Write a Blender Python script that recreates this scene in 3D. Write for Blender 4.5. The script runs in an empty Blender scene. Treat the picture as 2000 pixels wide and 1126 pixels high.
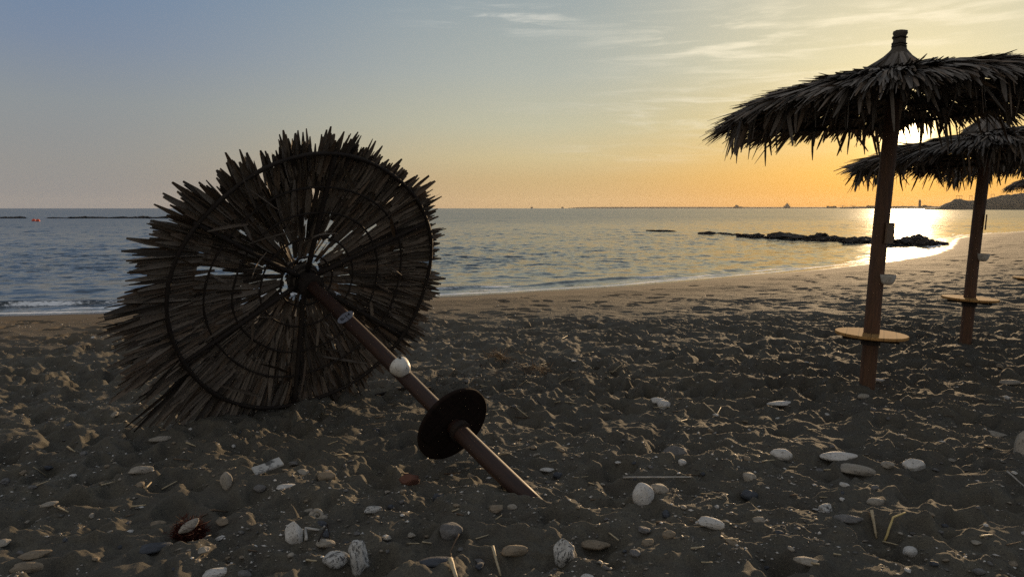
import bpy, bmesh, math, random
import numpy as np
from mathutils import Vector, Matrix, Quaternion
R_ = math.radians
rnd = random.Random(11); rng = np.random.default_rng(7)
scene = bpy.context.scene; COL = scene.collection

# ------------------------------------------------------------------ camera
FPX, CX, CY, HZ = 1444.0, 1000.0, 563.0, 406.3
PITCH = math.atan((CY-HZ)/FPX); CAMH = 1.5; SEA = -0.35
cp, sp = math.cos(PITCH), math.sin(PITCH)
def ray(px, py):
    x = (px-CX)/FPX; u = -(py-CY)/FPX
    return np.array([x, cp+u*sp, u*cp-sp])
def at_depth(px, py, Y):
    r = ray(px, py); t = Y/r[1]
    return Vector((r[0]*t, Y, CAMH+r[2]*t))
def on_plane(px, py, z):
    r = ray(px, py); t = (z-CAMH)/r[2]
    return Vector((r[0]*t, r[1]*t, z))
def project(P):
    x, y, z = P[0], P[1], P[2]-CAMH
    d = y*cp-z*sp; u = y*sp+z*cp
    return CX+FPX*x/d, CY-FPX*u/d
cam = bpy.data.cameras.new('camera'); camo = bpy.data.objects.new('camera', cam); COL.objects.link(camo)
cam.sensor_fit = 'HORIZONTAL'; cam.sensor_width = 36; cam.lens = FPX*36/2000
cam.clip_start = 0.05; cam.clip_end = 90000
camo.location = (0, 0, CAMH); camo.rotation_euler = (math.pi/2-PITCH, 0, 0)
scene.camera = camo
scene.view_settings.view_transform = 'Standard'; scene.view_settings.look = 'None'
scene.view_settings.exposure = 0.15; scene.view_settings.gamma = 1
scene.render.engine = 'CYCLES'
cy = scene.cycles
cy.use_denoising = False; cy.sample_clamp_indirect = 2; cy.sample_clamp_direct = 6; cy.max_bounces = 6; cy.caustics_reflective = False; cy.caustics_refractive = False

# ------------------------------------------------------------------ nodes
def lin(c):
    return tuple(((v/255)/12.92 if v/255 <= .04045 else ((v/255+.055)/1.055)**2.4) for v in c)
class NT:
    def __init__(s, tree): s.t = tree; s.n = tree.nodes; s.l = tree.links; s.n.clear()
    def add(s, typ, ins=None, **kw):
        n = s.n.new(typ)
        for k, v in kw.items(): setattr(n, k, v)
        for k, v in (ins or {}).items():
            sock = n.inputs[k]
            if isinstance(v, bpy.types.NodeSocket): s.l.new(v, sock)
            else: sock.default_value = v
        return n
    def math(s, op, a, b=None, c=None, clamp=False):
        n = s.n.new('ShaderNodeMath'); n.operation = op; n.use_clamp = clamp
        for i, v in enumerate((a, b, c)):
            if v is None: continue
            if isinstance(v, bpy.types.NodeSocket): s.l.new(v, n.inputs[i])
            else: n.inputs[i].default_value = v
        return n.outputs[0]
    def vmath(s, op, a, b=None, scale=None):
        n = s.n.new('ShaderNodeVectorMath'); n.operation = op
        for i, v in enumerate((a, b)):
            if v is None: continue
            if isinstance(v, bpy.types.NodeSocket): s.l.new(v, n.inputs[i])
            else: n.inputs[i].default_value = v
        if scale is not None:
            if isinstance(scale, bpy.types.NodeSocket): s.l.new(scale, n.inputs['Scale'])
            else: n.inputs['Scale'].default_value = scale
        return n.outputs['Value'] if op in ('DOT_PRODUCT', 'LENGTH') else n.outputs[0]
    def ramp(s, fac, stops, interp='LINEAR'):
        n = s.n.new('ShaderNodeValToRGB'); cr = n.color_ramp; cr.interpolation = interp
        while len(cr.elements) < len(stops): cr.elements.new(0.5)
        for e, (p, c) in zip(cr.elements, stops):
            e.position = p
            c = (c, c, c) if isinstance(c, (int, float)) else c
            e.color = (*c, 1)
        s.l.new(fac, n.inputs[0]); return n.outputs[0]
    def mix(s, fac, a, b, mode='MIX'):
        n = s.n.new('ShaderNodeMix'); n.data_type = 'RGBA'; n.blend_type = mode
        for k, v in ((0, fac), (6, a), (7, b)):
            if isinstance(v, bpy.types.NodeSocket): s.l.new(v, n.inputs[k])
            else: n.inputs[k].default_value = v if k == 0 else (*v, 1)
        return n.outputs[2]
    def smooth(s, v, a, b, c=0.0, d=1.0):
        n = s.n.new('ShaderNodeMapRange'); n.interpolation_type = 'SMOOTHSTEP'
        s.l.new(v, n.inputs[0])
        for i, q in enumerate((a, b, c, d)): n.inputs[i+1].default_value = q
        return n.outputs[0]
def new_mat(name):
    m = bpy.data.materials.new(name); m.use_nodes = True
    t = NT(m.node_tree)
    out = t.add('ShaderNodeOutputMaterial'); p = t.add('ShaderNodeBsdfPrincipled')
    t.l.new(p.outputs[0], out.inputs[0])
    return m, t, p
def noise(t, scale, detail=4, rough=.55, vec=None, dist=0.0):
    ins = {'Scale': scale, 'Detail': detail, 'Roughness': rough, 'Distortion': dist}
    if vec is not None: ins['Vector'] = vec
    return t.add('ShaderNodeTexNoise', ins)
def obj_coord(t, scale=None):
    c = t.add('ShaderNodeTexCoord').outputs['Object']
    if scale is None: return c
    return t.vmath('MULTIPLY', c, scale)
def simple(name, c1, c2, rough=.8, scale=8, stretch=(1, 1, 1), bump=.3, bdist=.004, spec=.3, detail=6):
    m, t, p = new_mat(name)
    n = noise(t, scale, detail, .6, obj_coord(t, stretch))
    t.l.new(t.mix(t.smooth(n.outputs[0], .3, .7), c1, c2), p.inputs['Base Color'])
    p.inputs['Roughness'].default_value = rough; p.inputs['Specular IOR Level'].default_value = spec
    if bump:
        b = t.add('ShaderNodeBump', {'Strength': bump, 'Distance': bdist, 'Height': n.outputs[0]})
        t.l.new(b.outputs[0], p.inputs['Normal'])
    return m

# ------------------------------------------------------------------ sun and sky
SUNPX = (1776, 257)
sd = Vector(ray(*SUNPX)).normalized()
SUN_EL = math.asin(sd.z); SUN_AZ = math.atan2(sd.x, sd.y)
sl = bpy.data.lights.new('sun', 'SUN'); sl.energy = 4.8; sl.angle = R_(1.6); sl.color = (1, .70, .40)
so = bpy.data.objects.new('sun', sl); COL.objects.link(so)
so.rotation_euler = sd.to_track_quat('Z', 'Y').to_euler(); so.location = (12, 22, 8)

w = bpy.data.worlds.new('World'); scene.world = w; w.use_nodes = True
t = NT(w.node_tree)
D = t.add('ShaderNodeTexCoord').outputs['Generated']
D = t.vmath('NORMALIZE', D)
xyz = t.add('ShaderNodeSeparateXYZ', {0: D})
el = t.math('MULTIPLY', t.math('ARCSINE', xyz.outputs[2]), 180/math.pi)
hz = t.vmath('NORMALIZE', t.vmath('MULTIPLY', D, (1, 1, 0)))
azd = t.math('MULTIPLY', t.math('ARCCOSINE', t.vmath('DOT_PRODUCT', hz, tuple(Vector((sd.x, sd.y, 0)).normalized()))), 180/math.pi)
elf = t.math('DIVIDE', el, 60, clamp=True)
def rmp(stops): return t.ramp(elf, [(e/60, lin(c)) for e, c in stops], 'B_SPLINE' if False else 'EASE' if False else 'LINEAR')
SKY_AWAY = [(0, (142,138,136)), (3, (142,141,139)), (7, (136,142,146)), (11, (120,134,154)), (16, (104,128,158)), (28, (112,124,142)), (60, (138,142,148))]
SKY_MID = [(0, (194,160,114)), (2.2, (195,169,122)), (3.8, (198,182,140)), (6.2, (187,184,158)), (10, (171,176,167)), (16, (149,161,164)), (28, (124,136,148)), (60, (138,142,148))]
SKY_SUN = [(0, (218,148,54)), (2.5, (228,172,76)), (6, (222,197,130)), (10, (216,208,170)), (16, (204,199,175)), (28, (160,162,160)), (60, (138,142,148))]
c_aw, c_md, c_sn = rmp(SKY_AWAY), rmp(SKY_MID), rmp(SKY_SUN)
sky = t.mix(t.smooth(azd, 60, 22), c_aw, c_md)
sky = t.mix(t.smooth(azd, 26, 0), sky, c_sn)
# behind the camera: dull dusk blue grey
sky = t.mix(t.smooth(azd, 75, 150), sky, t.ramp(elf, [(0, lin((172,164,154))), (.2, lin((176,170,162))), (1, lin((140,144,150)))]))
# cirrus, laid on a high horizontal layer
azs = t.math('MULTIPLY', t.math('ARCTAN2', xyz.outputs[0], xyz.outputs[1]), 180/math.pi)
lay = t.add('ShaderNodeCombineXYZ', {0: azs, 1: el, 2: 0.0}).outputs[0]
rot = t.add('ShaderNodeMapping', {'Vector': lay, 'Rotation': (0, 0, R_(-7)), 'Scale': (.10, .95, 1)}).outputs[0]
wp = noise(t, .55, 3, .5, rot)
rot2 = t.vmath('ADD', rot, t.vmath('SCALE', t.vmath('SUBTRACT', wp.outputs[1], (.5, .5, .5)), scale=1.5))
cn = noise(t, 1.25, 8, .6, rot2).outputs[0]
cl = t.smooth(cn, .45, .70)
def blob(px, py, wx, wy, amp):
    d = Vector(ray(px, py)).normalized(); a0 = math.degrees(math.atan2(d.x, d.y)); e0 = math.degrees(math.asin(d.z))
    qx = t.math('DIVIDE', t.math('SUBTRACT', azs, a0), wx); qy = t.math('DIVIDE', t.math('SUBTRACT', el, e0), wy)
    q = t.math('ADD', t.math('MULTIPLY', qx, qx), t.math('MULTIPLY', qy, qy))
    return t.math('MULTIPLY', t.math('EXPONENT', t.math('MULTIPLY', q, -1)), amp)
mask = blob(1400, 85, 7, 1.6, 1.0)
for b in ((1780, 25, 12, 2.2, 1.0), (990, 38, 5, .9, 1.2), (1330, 215, 9, 1.6, .5), (1560, 190, 9, 2.4, .7), (1250, 300, 6, .8, .35)):
    mask = t.math('ADD', mask, blob(*b))
mask = t.math('MINIMUM', mask, 1)
cf = t.math('MULTIPLY', t.math('MULTIPLY', cl, mask), .85)
ccol = t.mix(t.smooth(azd, 35, 5), lin((214,214,208)), lin((240,230,200)))
sky = t.mix(cf, sky, ccol)
# aureole and disc
ang = t.math('MULTIPLY', t.math('ARCCOSINE', t.vmath('DOT_PRODUCT', D, tuple(sd))), 180/math.pi)
g1 = t.math('MULTIPLY', t.math('EXPONENT', t.math('DIVIDE', ang, -.52)), 22.0)
g2 = t.math('MULTIPLY', t.math('EXPONENT', t.math('DIVIDE', ang, -2.6)), .40)
sky = t.mix(1.0, sky, t.vmath('SCALE', (1, .78, .42), scale=g1), 'ADD')
sky = t.mix(1.0, sky, t.vmath('SCALE', (1, .64, .26), scale=g2), 'ADD')
below = t.smooth(el, 0, -3)
sky = t.mix(below, sky, (.06, .07, .08))
bg1 = t.add('ShaderNodeBackground', {'Color': sky, 'Strength': 1.0})
nis = t.add('ShaderNodeTexSky', sky_type='NISHITA', sun_disc=False, sun_elevation=SUN_EL, sun_rotation=SUN_AZ, dust_density=2.0)
bg2 = t.add('ShaderNodeBackground', {'Color': nis.outputs[0], 'Strength': .05})
mx = t.add('ShaderNodeMixShader', {0: .06, 1: bg1.outputs[0], 2: bg2.outputs[0]})
t.l.new(mx.outputs[0], t.add('ShaderNodeOutputWorld').inputs[0])
w.cycles.sampling_method = 'MANUAL'; w.cycles.sample_map_resolution = 2048

# ------------------------------------------------------------------ object helpers
def tag(o, label=None, cat=None, group=None, kind=None):
    if label: o['label'] = label
    if cat: o['category'] = cat
    if group: o['group'] = group
    if kind: o['kind'] = kind
    return o
def empty(name, M=None):
    o = bpy.data.objects.new(name, None); COL.objects.link(o); o.empty_display_size = .1
    if M is not None: o.matrix_world = M
    return o
def obj(name, me, mat=None, parent=None, smooth=False):
    if isinstance(me, bmesh.types.BMesh):
        bm = me; me = bpy.data.meshes.new(name); bmesh.ops.recalc_face_normals(bm, faces=bm.faces[:]); bm.to_mesh(me); bm.free()
    if mat: me.materials.append(mat)
    if smooth:
        me.polygons.foreach_set('use_smooth', np.ones(len(me.polygons), bool))
    o = bpy.data.objects.new(name, me); COL.objects.link(o)
    if parent: o.parent = parent
    return o
def np_mesh(name, V, F, smooth=False):
    V = np.asarray(V, np.float32).reshape(-1, 3); F = np.asarray(F, np.int32); k = F.shape[1]
    me = bpy.data.meshes.new(name)
    me.vertices.add(len(V)); me.vertices.foreach_set('co', V.ravel())
    me.loops.add(F.size); me.loops.foreach_set('vertex_index', F.ravel())
    me.polygons.add(len(F)); me.polygons.foreach_set('loop_start', np.arange(0, F.size, k, dtype=np.int32))
    if smooth: me.polygons.foreach_set('use_smooth', np.ones(len(F), bool))
    me.update(calc_edges=True); return me
def tube(bm, pts, rad, n=8, closed=False, caps=True):
    pts = [Vector(p) for p in pts]; m = len(pts); rads = rad if hasattr(rad, '__len__') else [rad]*m
    rings = []; up = None
    for i, p in enumerate(pts):
        if closed: d = pts[(i+1) % m]-pts[i-1]
        else: d = pts[min(i+1, m-1)]-pts[max(i-1, 0)]
        d.normalize()
        if up is None: up = d.orthogonal()
        a = (up-d*up.dot(d)).normalized(); b = d.cross(a); up = a
        rings.append([bm.verts.new(p+(a*math.cos(2*math.pi*k/n)+b*math.sin(2*math.pi*k/n))*rads[i]) for k in range(n)])
    for i in range(m if closed else m-1):
        r0, r1 = rings[i], rings[(i+1) % m]
        for k in range(n): bm.faces.new((r0[k], r0[(k+1) % n], r1[(k+1) % n], r1[k]))
    if caps and not closed:
        bm.faces.new(rings[0][::-1]); bm.faces.new(rings[-1])
def lathe(bm, prof, n=24, cx=0, cy=0, jit=0, seed=0):
    rr = random.Random(seed); rings = []
    for r, z in prof:
        rings.append([bm.verts.new((cx+max(r, 1e-4)*(1+jit*rr.uniform(-1, 1))*math.cos(2*math.pi*k/n), cy+max(r, 1e-4)*(1+jit*rr.uniform(-1, 1))*math.sin(2*math.pi*k/n), z+jit*.06*rr.uniform(-1, 1))) for k in range(n)])
    for a, b in zip(rings[:-1], rings[1:]):
        for k in range(n): bm.faces.new((a[k], a[(k+1) % n], b[(k+1) % n], b[k]))
    bm.faces.new(rings[0][::-1]); bm.faces.new(rings[-1])
def box(bm, c, s, M=None, bev=0):
    r = bmesh.ops.create_cube(bm, size=1)
    for v in r['verts']:
        v.co = Vector((v.co.x*s[0]+c[0], v.co.y*s[1]+c[1], v.co.z*s[2]+c[2]))
        if M is not None: v.co = M @ v.co
    if bev:
        ed = list({e for v in r['verts'] for e in v.link_edges})
        bmesh.ops.bevel(bm, geom=ed, offset=bev, segments=2, affect='EDGES')

# ------------------------------------------------------------------ numpy noise
_pt = rng.permutation(512); _pt = np.concatenate([_pt, _pt, _pt])
_ga = rng.uniform(0, 2*np.pi, 512); _gx, _gy = np.cos(_ga).astype(np.float32), np.sin(_ga).astype(np.float32)
def pn(x, y, seed=0):
    x = np.asarray(x, np.float32)+seed*17.31; y = np.asarray(y, np.float32)+seed*9.17
    xi = np.floor(x).astype(np.int32); yi = np.floor(y).astype(np.int32); fx = x-xi; fy = y-yi
    u = fx*fx*fx*(fx*(fx*6-15)+10); v = fy*fy*fy*(fy*(fy*6-15)+10)
    def g(ix, iy, dx, dy):
        h = _pt[_pt[ix & 511]+(iy & 511)]
        return _gx[h]*dx+_gy[h]*dy
    a = g(xi, yi, fx, fy); b = g(xi+1, yi, fx-1, fy); c = g(xi, yi+1, fx, fy-1); d = g(xi+1, yi+1, fx-1, fy-1)
    return 1.5*((a*(1-u)+b*u)*(1-v)+(c*(1-u)+d*u)*v)
def fbm(x, y, o=4, seed=0, gain=.5):
    s = 0; a = 1
    for k in range(o): s = s+a*pn(x*2**k, y*2**k, seed+k); a *= gain
    return s

# ------------------------------------------------------------------ shoreline and sand heights
SHPX = [(-500, 622), (-200, 618), (0, 614), (220, 608), (500, 596), (860, 577), (1200, 558), (1500, 533), (1700, 512), (1790, 498), (1826, 486), (1850, 466), (1900, 458), (2000, 452), (2150, 448), (2500, 444)]
SH = np.array([on_plane(px, py, SEA)[:2] for px, py in SHPX])
SH = np.vstack([SH[0]+(SH[0]-SH[1])*6, SH, SH[-1]+(SH[-1]-SH[-2])*3])
def shore_d(x, y):
    x = np.asarray(x, np.float32); y = np.asarray(y, np.float32)
    best = np.full(x.shape, 1e9, np.float32)
    for (ax, ay), (bx, by) in zip(SH[:-1], SH[1:]):
        dx, dy = bx-ax, by-ay; q = np.clip(((x-ax)*dx+(y-ay)*dy)/(dx*dx+dy*dy), 0, 1)
        best = np.minimum(best, (x-ax-q*dx)**2+(y-ay-q*dy)**2)
    return np.sqrt(best)*np.where(np.interp(x, SH[:, 0], SH[:, 1]) > y, 1, -1)
def base_z(d):
    return np.where(d > 0, SEA+.37*(1-np.exp(-np.maximum(d, 0)/5.5)), SEA+d*.09)
def sstep(v, a, b):
    q = np.clip((v-a)/(b-a), 0, 1); return q*q*(3-2*q)
def rab(v): return np.sqrt(v*v+.012)
def detail(x, y, fine):
    d = shore_d(x, y)
    wx = pn(x*.9, y*.9, 21)*.35+pn(x*2.7, y*2.7, 22)*.10; wy = pn(x*.9, y*.9, 23)*.35+pn(x*2.7, y*2.7, 24)*.10
    X, Y = x+wx, y+wy
    ca, sa = math.cos(R_(-28)), math.sin(R_(-28))
    u = X*ca+Y*sa; v = -X*sa+Y*ca                     # ridges run along u
    right = sstep(x-.25*y, -.6, 1.6)
    big = .030*fbm(x/1.3, y/1.3, 2, 1)+.020*pn(x/.55, y/.45, 9)
    rid1 = (1-rab(pn(u/.55, v/.26, 3))*2)
    rid2 = (1-rab(pn(u/.30, v/.11, 5))*2)
    iso = (1-rab(pn(X/.22, Y/.17, 8))*2)
    a1 = .011+.013*right; a2 = .004+.007*right
    h = big+a1*rid1+a2*rid2*(.6+.8*pn(x/1.1, y/1.1, 33))+(.012-.004*right)*iso
    h = h+.015*fbm(X/.34, Y/.30, 3, 12)
    if fine:
        h = h+.0050*(1-rab(pn(u/.10, v/.055, 15))*2)+(.0085-.004*right)*(1-rab(pn(X/.105, Y/.085, 18))*2)+.0085*pn(X/.060, Y/.05, 19)+.0040*pn(X/.03, Y/.028, 16)
    rough = .20+.80*sstep(d+.8*pn(x/1.7, y/1.7, 44), 2.4, 6.5)
    smo = sstep(d, .5, 2.0)
    h = h*rough*smo
    # low berm lip above the wet band
    return h+.05*np.exp(-((d-2.4-.5*pn(x/2.5, y/2.5, 40))/.55)**2)*sstep(x, -6, -1)*(.6+.6*pn(x/1.2, y/1.2, 41))
def make_grid(x0, x1, y0, y1, st, fine):
    xs = np.arange(x0, x1, st, dtype=np.float32); ys = np.arange(y0, y1, st, dtype=np.float32)
    Xg, Yg = np.meshgrid(xs, ys)
    return dict(x0=x0, y0=y0, st=st, H=detail(Xg, Yg, fine), X=Xg, Y=Yg)
G1 = make_grid(-6.6, 8.4, 1.6, 11.2, .008, True)
G2 = make_grid(-26, 72, 8.0, 76, .05, False)
def stamp(x, y, a, lx, ly, dep, rim):
    for G in (G1, G2):
        st = G['st']; r = max(lx, ly)*2.3
        i0, i1 = int((y-r-G['y0'])/st), int((y+r-G['y0'])/st)+1; j0, j1 = int((x-r-G['x0'])/st), int((x+r-G['x0'])/st)+1
        H = G['H']
        if i0 < 0 or j0 < 0 or i1 >= H.shape[0] or j1 >= H.shape[1]: continue
        dx = G['X'][i0:i1, j0:j1]-x; dy = G['Y'][i0:i1, j0:j1]-y
        u = (dx*math.cos(a)+dy*math.sin(a))/lx; v = (-dx*math.sin(a)+dy*math.cos(a))/ly
        q = np.sqrt(u*u+v*v)
        q = q*(1+.35*pn(G['X'][i0:i1, j0:j1]*9, G['Y'][i0:i1, j0:j1]*9, 50))
        H[i0:i1, j0:j1] += -dep*np.exp(-(q**3))+rim*np.exp(-((q-1.25)/.32)**2)
HUBPX, TIPPX = (595, 545), (1027, 966)
for k in range(4200):
    if k % 2 == 0: x, y = rnd.uniform(-6, 7.5), rnd.uniform(2.2, 10.5)
    else:
        y = 6+34*rnd.random()**1.6; x = rnd.uniform(-.75, .95)*y
    d = float(shore_d(np.array([x]), np.array([y]))[0])
    if d < 1.6 or (d < 3.5 and rnd.random() < .4): continue
    near = y < 5
    stamp(x, y, rnd.uniform(-.9, .9)+(0 if rnd.random() < .6 else 1.4), rnd.uniform(.09, .18), rnd.uniform(.06, .11), rnd.uniform(.020, .058), rnd.uniform(.004, .016))
# a heap of sand scraped up where the fallen pole digs in
def mound(x, y, r, h):
    G = G1; H = G['H']; q = np.hypot(G['X']-x, G['Y']-y)/r
    H += h*np.exp(-q*q)*(1+.25*fbm(G['X']*7, G['Y']*7, 3, 60))
tipg = on_plane(*TIPPX, 0)
for k in range(3200):
    y = 2.3+7*rnd.random()**1.3; x = rnd.uniform(-.8, .85)*y
    l_ = rnd.uniform(.018, .06); stamp(x, y, rnd.uniform(0, 3.1), l_*rnd.uniform(1, 1.9), l_, l_*rnd.uniform(.12, .42)*(1 if rnd.random() < .7 else -.8), l_*rnd.uniform(.03, .12))
mound(tipg.x+.16, tipg.y-.16, .10, .05)
for q_ in ((1692, 752), (1885, 666)):
    g_ = on_plane(*q_, -.02); mound(g_.x+.03, g_.y-.05, .16, .03); mound(g_.x-.12, g_.y+.02, .12, .02); mound(tipg.x-.3, tipg.y-.12, .22, .03); mound(-2.0, 5.0, .3, .03)
def bil(G, x, y):
    gx = (x-G['x0'])/G['st']; gy = (y-G['y0'])/G['st']; H = G['H']
    gx = np.clip(gx, 0, H.shape[1]-1.01); gy = np.clip(gy, 0, H.shape[0]-1.01)
    j = gx.astype(np.int32); i = gy.astype(np.int32); a = gx-j; b = gy-i
    return (H[i, j]*(1-a)+H[i, j+1]*a)*(1-b)+(H[i+1, j]*(1-a)+H[i+1, j+1]*a)*b
def ground_z(x, y):
    x = np.asarray(x, np.float32); y = np.asarray(y, np.float32)
    e = np.minimum(np.minimum(x+6.5, 8.3-x), 11.1-y); wgt = sstep(e, 0, .8)
    h = bil(G2, x, y)*(1-wgt)+bil(G1, x, y)*wgt
    h = np.where(y < 8.05, bil(G1, x, y), h)
    return base_z(shore_d(x, y))+h
def gz(x, y): return float(ground_z(np.array([x]), np.array([y]))[0])
def on_sand(px, py):
    z = 0.0
    for _ in range(8):
        p = on_plane(px, py, z); z = .5*z+.5*gz(p.x, p.y)
    p = on_plane(px, py, z); return Vector((p.x, p.y, gz(p.x, p.y)))

def polar(depths, half, ncol, zfun):
    tt = np.tan(np.linspace(-half, half, ncol)); Yd = np.asarray(depths)
    X = (Yd[:, None]*tt[None]).astype(np.float32); Y = np.repeat(Yd[:, None], ncol, 1).astype(np.float32)
    Z = zfun(X, Y); n, m = X.shape
    V = np.stack([X, Y, Z], -1).reshape(-1, 3)
    i = np.arange(n-1)[:, None]*m+np.arange(m-1)[None]
    F = np.stack([i, i+1, i+m+1, i+m], -1).reshape(-1, 4)
    return X, Y, Z, V, F
dys = np.concatenate([np.arange(1400, 720, -6), np.arange(720, 240, -1.5), np.arange(240, 100, -.8), np.arange(100, 28, -.6)])
dep = CAMH*FPX/dys
X, Y, Z, V, F = polar(dep, R_(50), 1300, ground_z)
dsh = shore_d(X, Y).ravel()
# behind and beside the viewer the sheet goes on, coarse
nb = len(V)
bk = np.array([[x, y, 0] for y in (-60, -20, -5, dep[0]+.15) for x in np.linspace(-90, 90, 13)], np.float32); bk[:, 2] = -.075
fb = [[nb+r*13+c, nb+r*13+c+1, nb+(r+1)*13+c+1, nb+(r+1)*13+c] for r in range(3) for c in range(12)]
me = np_mesh('beach_sand', np.vstack([V, bk]), np.vstack([F, np.array(fb)]), True)
me.attributes.new('shore', 'FLOAT', 'POINT').data.foreach_set('value', np.concatenate([dsh, np.full(len(bk), 20)]).astype(np.float32))
m, t, p = new_mat('sand')
co = t.add('ShaderNodeTexCoord').outputs['Object']
sh = t.add('ShaderNodeAttribute', attribute_name='shore').outputs['Fac']
n1 = noise(t, 1.1, 5, .6, co).outputs[0]; n2 = noise(t, 14, 6, .65, co).outputs[0]; n3 = noise(t, 420, 2, .6, co).outputs[0]
n4 = noise(t, 130, 3, .7, co).outputs[0]
c = t.mix(t.smooth(n1, .35, .65), (.108, .098, .073), (.078, .073, .058))
c = t.mix(t.smooth(n2, .35, .7), c, t.mix(.55, c, (.058, .052, .045)))
c = t.mix(t.math('MULTIPLY', t.smooth(n3, .54, .70), .7), c, (.26, .225, .175))
c = t.mix(t.math('MULTIPLY', t.smooth(n4, .53, .36), .65), c, (.045, .042, .038))
wetf = t.math('SUBTRACT', sh, t.math('MULTIPLY', n1, .8))
c = t.mix(t.smooth(wetf, 6, 1.0), c, (.120, .088, .053))
c = t.mix(t.smooth(wetf, .55, -.1), c, (.055, .043, .032))
t.l.new(c, p.inputs['Base Color'])
t.l.new(t.smooth(wetf, .35, -.05, .92, .16), p.inputs['Roughness'])
p.inputs['Specular IOR Level'].default_value = .25
hgt = t.math('ADD', t.math('MULTIPLY', n3, .5), n4)
b = t.add('ShaderNodeBump', {'Distance': .005, 'Height': hgt, 'Strength': t.smooth(sh, .3, 1.6, .05, .55)})
t.l.new(b.outputs[0], p.inputs['Normal'])
tag(obj('beach', me, m), 'dark brown beach sand trodden into ridges and footprints', 'sand', kind='structure')

# ------------------------------------------------------------------ sea
def sea_z(X, Y):
    d = -shore_d(X, Y)                                   # metres out from the waterline
    sp_ = Y*Y/(1.85*FPX)*1.0
    z = np.zeros_like(X); r2 = np.random.default_rng(3)
    calm = .35+.65*sstep(d, 0, 14)
    for k in range(46):
        lam = .45*(14**(k/45)); a = r2.normal(math.pi*.60, .75)   # travel towards the beach
        kx, ky = math.cos(a)*2*np.pi/lam, math.sin(a)*2*np.pi/lam
        amp = lam*(.0015 if lam > 1.3 else .0055)
        fade = np.clip((lam/np.maximum(sp_*abs(math.sin(a)), .05)-1.6)/3, 0, 1)
        ph = X*kx+Y*ky+r2.uniform(0, 6.3)+1.2*pn(X/(lam*3.2), Y/(lam*3.2), 70+k)
        z += amp*fade*(np.sin(ph)+.25*np.sin(2*ph+.5))
    z *= calm*sstep(d, -.2, .8)
    # the little breaker that folds over along the waterline
    cst = 1.15+.5*pn(X/3.0, np.zeros_like(X), 81)+.12*pn(X/.6, Y*0, 82)
    q = (d-cst)
    brk = np.where(q < 0, np.exp(-(q/.16)**2), np.exp(-(q/.55)**2))
    hgt = (.045+.085*sstep(-X, 1.5, 4.5))*(.75+.5*pn(X/2.2, Y*0, 83))*sstep(-X, -16, -4)
    z += brk*hgt
    c2 = 3.6+.9*pn(X/5, Y*0, 85)
    z += .03*np.exp(-((d-c2)/.4)**2)*(.5+pn(X/3, Y*0, 86))
    return SEA+np.where(d < 0, .01+d*.02, .012*0+z)
dys = np.concatenate([np.arange(330, 60, -.55), np.arange(60, 4, -.45), np.geomspace(4, .45, 30)])
dep = 1.85*FPX/dys
X, Y, Z, V, F = polar(dep, R_(50), 1100, sea_z)
d = -shore_d(X, Y)
keep = (d > -1.2).ravel()
F = F[keep[F].all(1)]
me = np_mesh('sea', V, F, True)
cst = 1.15+.5*pn(X/3.0, np.zeros_like(X), 81)+.12*pn(X/.6, Y*0, 82)
lft = sstep(-X, 1.5, 4.5)
foam = np.exp(-((d-cst+.13)/.13)**2)*np.clip(.25+.9*pn(X/1.3, Y*0, 90)+.35*lft, 0, 1)       # breaking lip
foam = np.maximum(foam, np.exp(-((d-cst*.45)/.10)**2)*np.clip(.35+.8*pn(X/1.9, Y*0, 91), 0, 1))
edge = .10+.22*pn(X/2.3, Y*0, 92)
foam = np.maximum(foam, np.exp(-((d-edge)/.10)**2)*.95)
foam = np.maximum(foam, .42*sstep(d, 1.6, 0))
me.attributes.new('foam', 'FLOAT', 'POINT').data.foreach_set('value', foam.ravel().astype(np.float32))
me.attributes.new('out', 'FLOAT', 'POINT').data.foreach_set('value', d.ravel().astype(np.float32))
m, t, p = new_mat('sea_water')
co = t.add('ShaderNodeTexCoord').outputs['Object']
fo = t.add('ShaderNodeAttribute', attribute_name='foam').outputs['Fac']
ou = t.add('ShaderNodeAttribute', attribute_name='out').outputs['Fac']
def slopes(scale, mul, det=3, rg=.6):
    mp = t.add('ShaderNodeMapping', {'Vector': co, 'Rotation': (0, 0, R_(8)), 'Scale': (scale, scale*.85, scale)}).outputs[0]
    n = noise(t, 1, det, rg, mp)
    return t.vmath('MULTIPLY', t.vmath('SUBTRACT', n.outputs[1], (.5, .5, .5)), (mul*.8, mul, 0))
patch = t.add('ShaderNodeMapping', {'Vector': co, 'Scale': (.02, .07, 1)}).outputs[0]
pt_ = noise(t, 1, 3, .5, patch).outputs[0]
amp = t.smooth(pt_, .3, .7, .65, 1.25)
calm = t.smooth(ou, 0, 12, .45, 1.0)
sl = t.vmath('ADD', t.vmath('ADD', slopes(.30, .30, 3, .6), slopes(1.5, 1.0, 4, .66)), slopes(6, .45, 3, .6))
sl = t.vmath('SCALE', sl, scale=t.math('MULTIPLY', amp, calm))
nn = t.vmath('NORMALIZE', t.vmath('ADD', t.add('ShaderNodeNewGeometry').outputs['Normal'], sl))
fn = noise(t, 16, 6, .7, t.vmath('MULTIPLY', co, (.6, 1.4, 1))).outputs[0]
ff = t.smooth(t.math('ADD', fn, t.math('MULTIPLY', fo, .62)), .72, .92)
t.l.new(t.mix(ff, t.mix(t.smooth(ou, 0, 2), (.055, .062, .058), (.012, .028, .042)), (.84, .85, .86)), p.inputs['Base Color'])
t.l.new(t.math('MAXIMUM', t.math('MULTIPLY', ff, .8), t.smooth(ou, 0, 90, .14, .235)), p.inputs['Roughness'])
p.inputs['IOR'].default_value = 1.333
t.l.new(nn, p.inputs['Normal'])
tag(obj('sea', me, m), 'rippled grey blue sea reaching to the horizon', 'sea', kind='structure')

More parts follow.
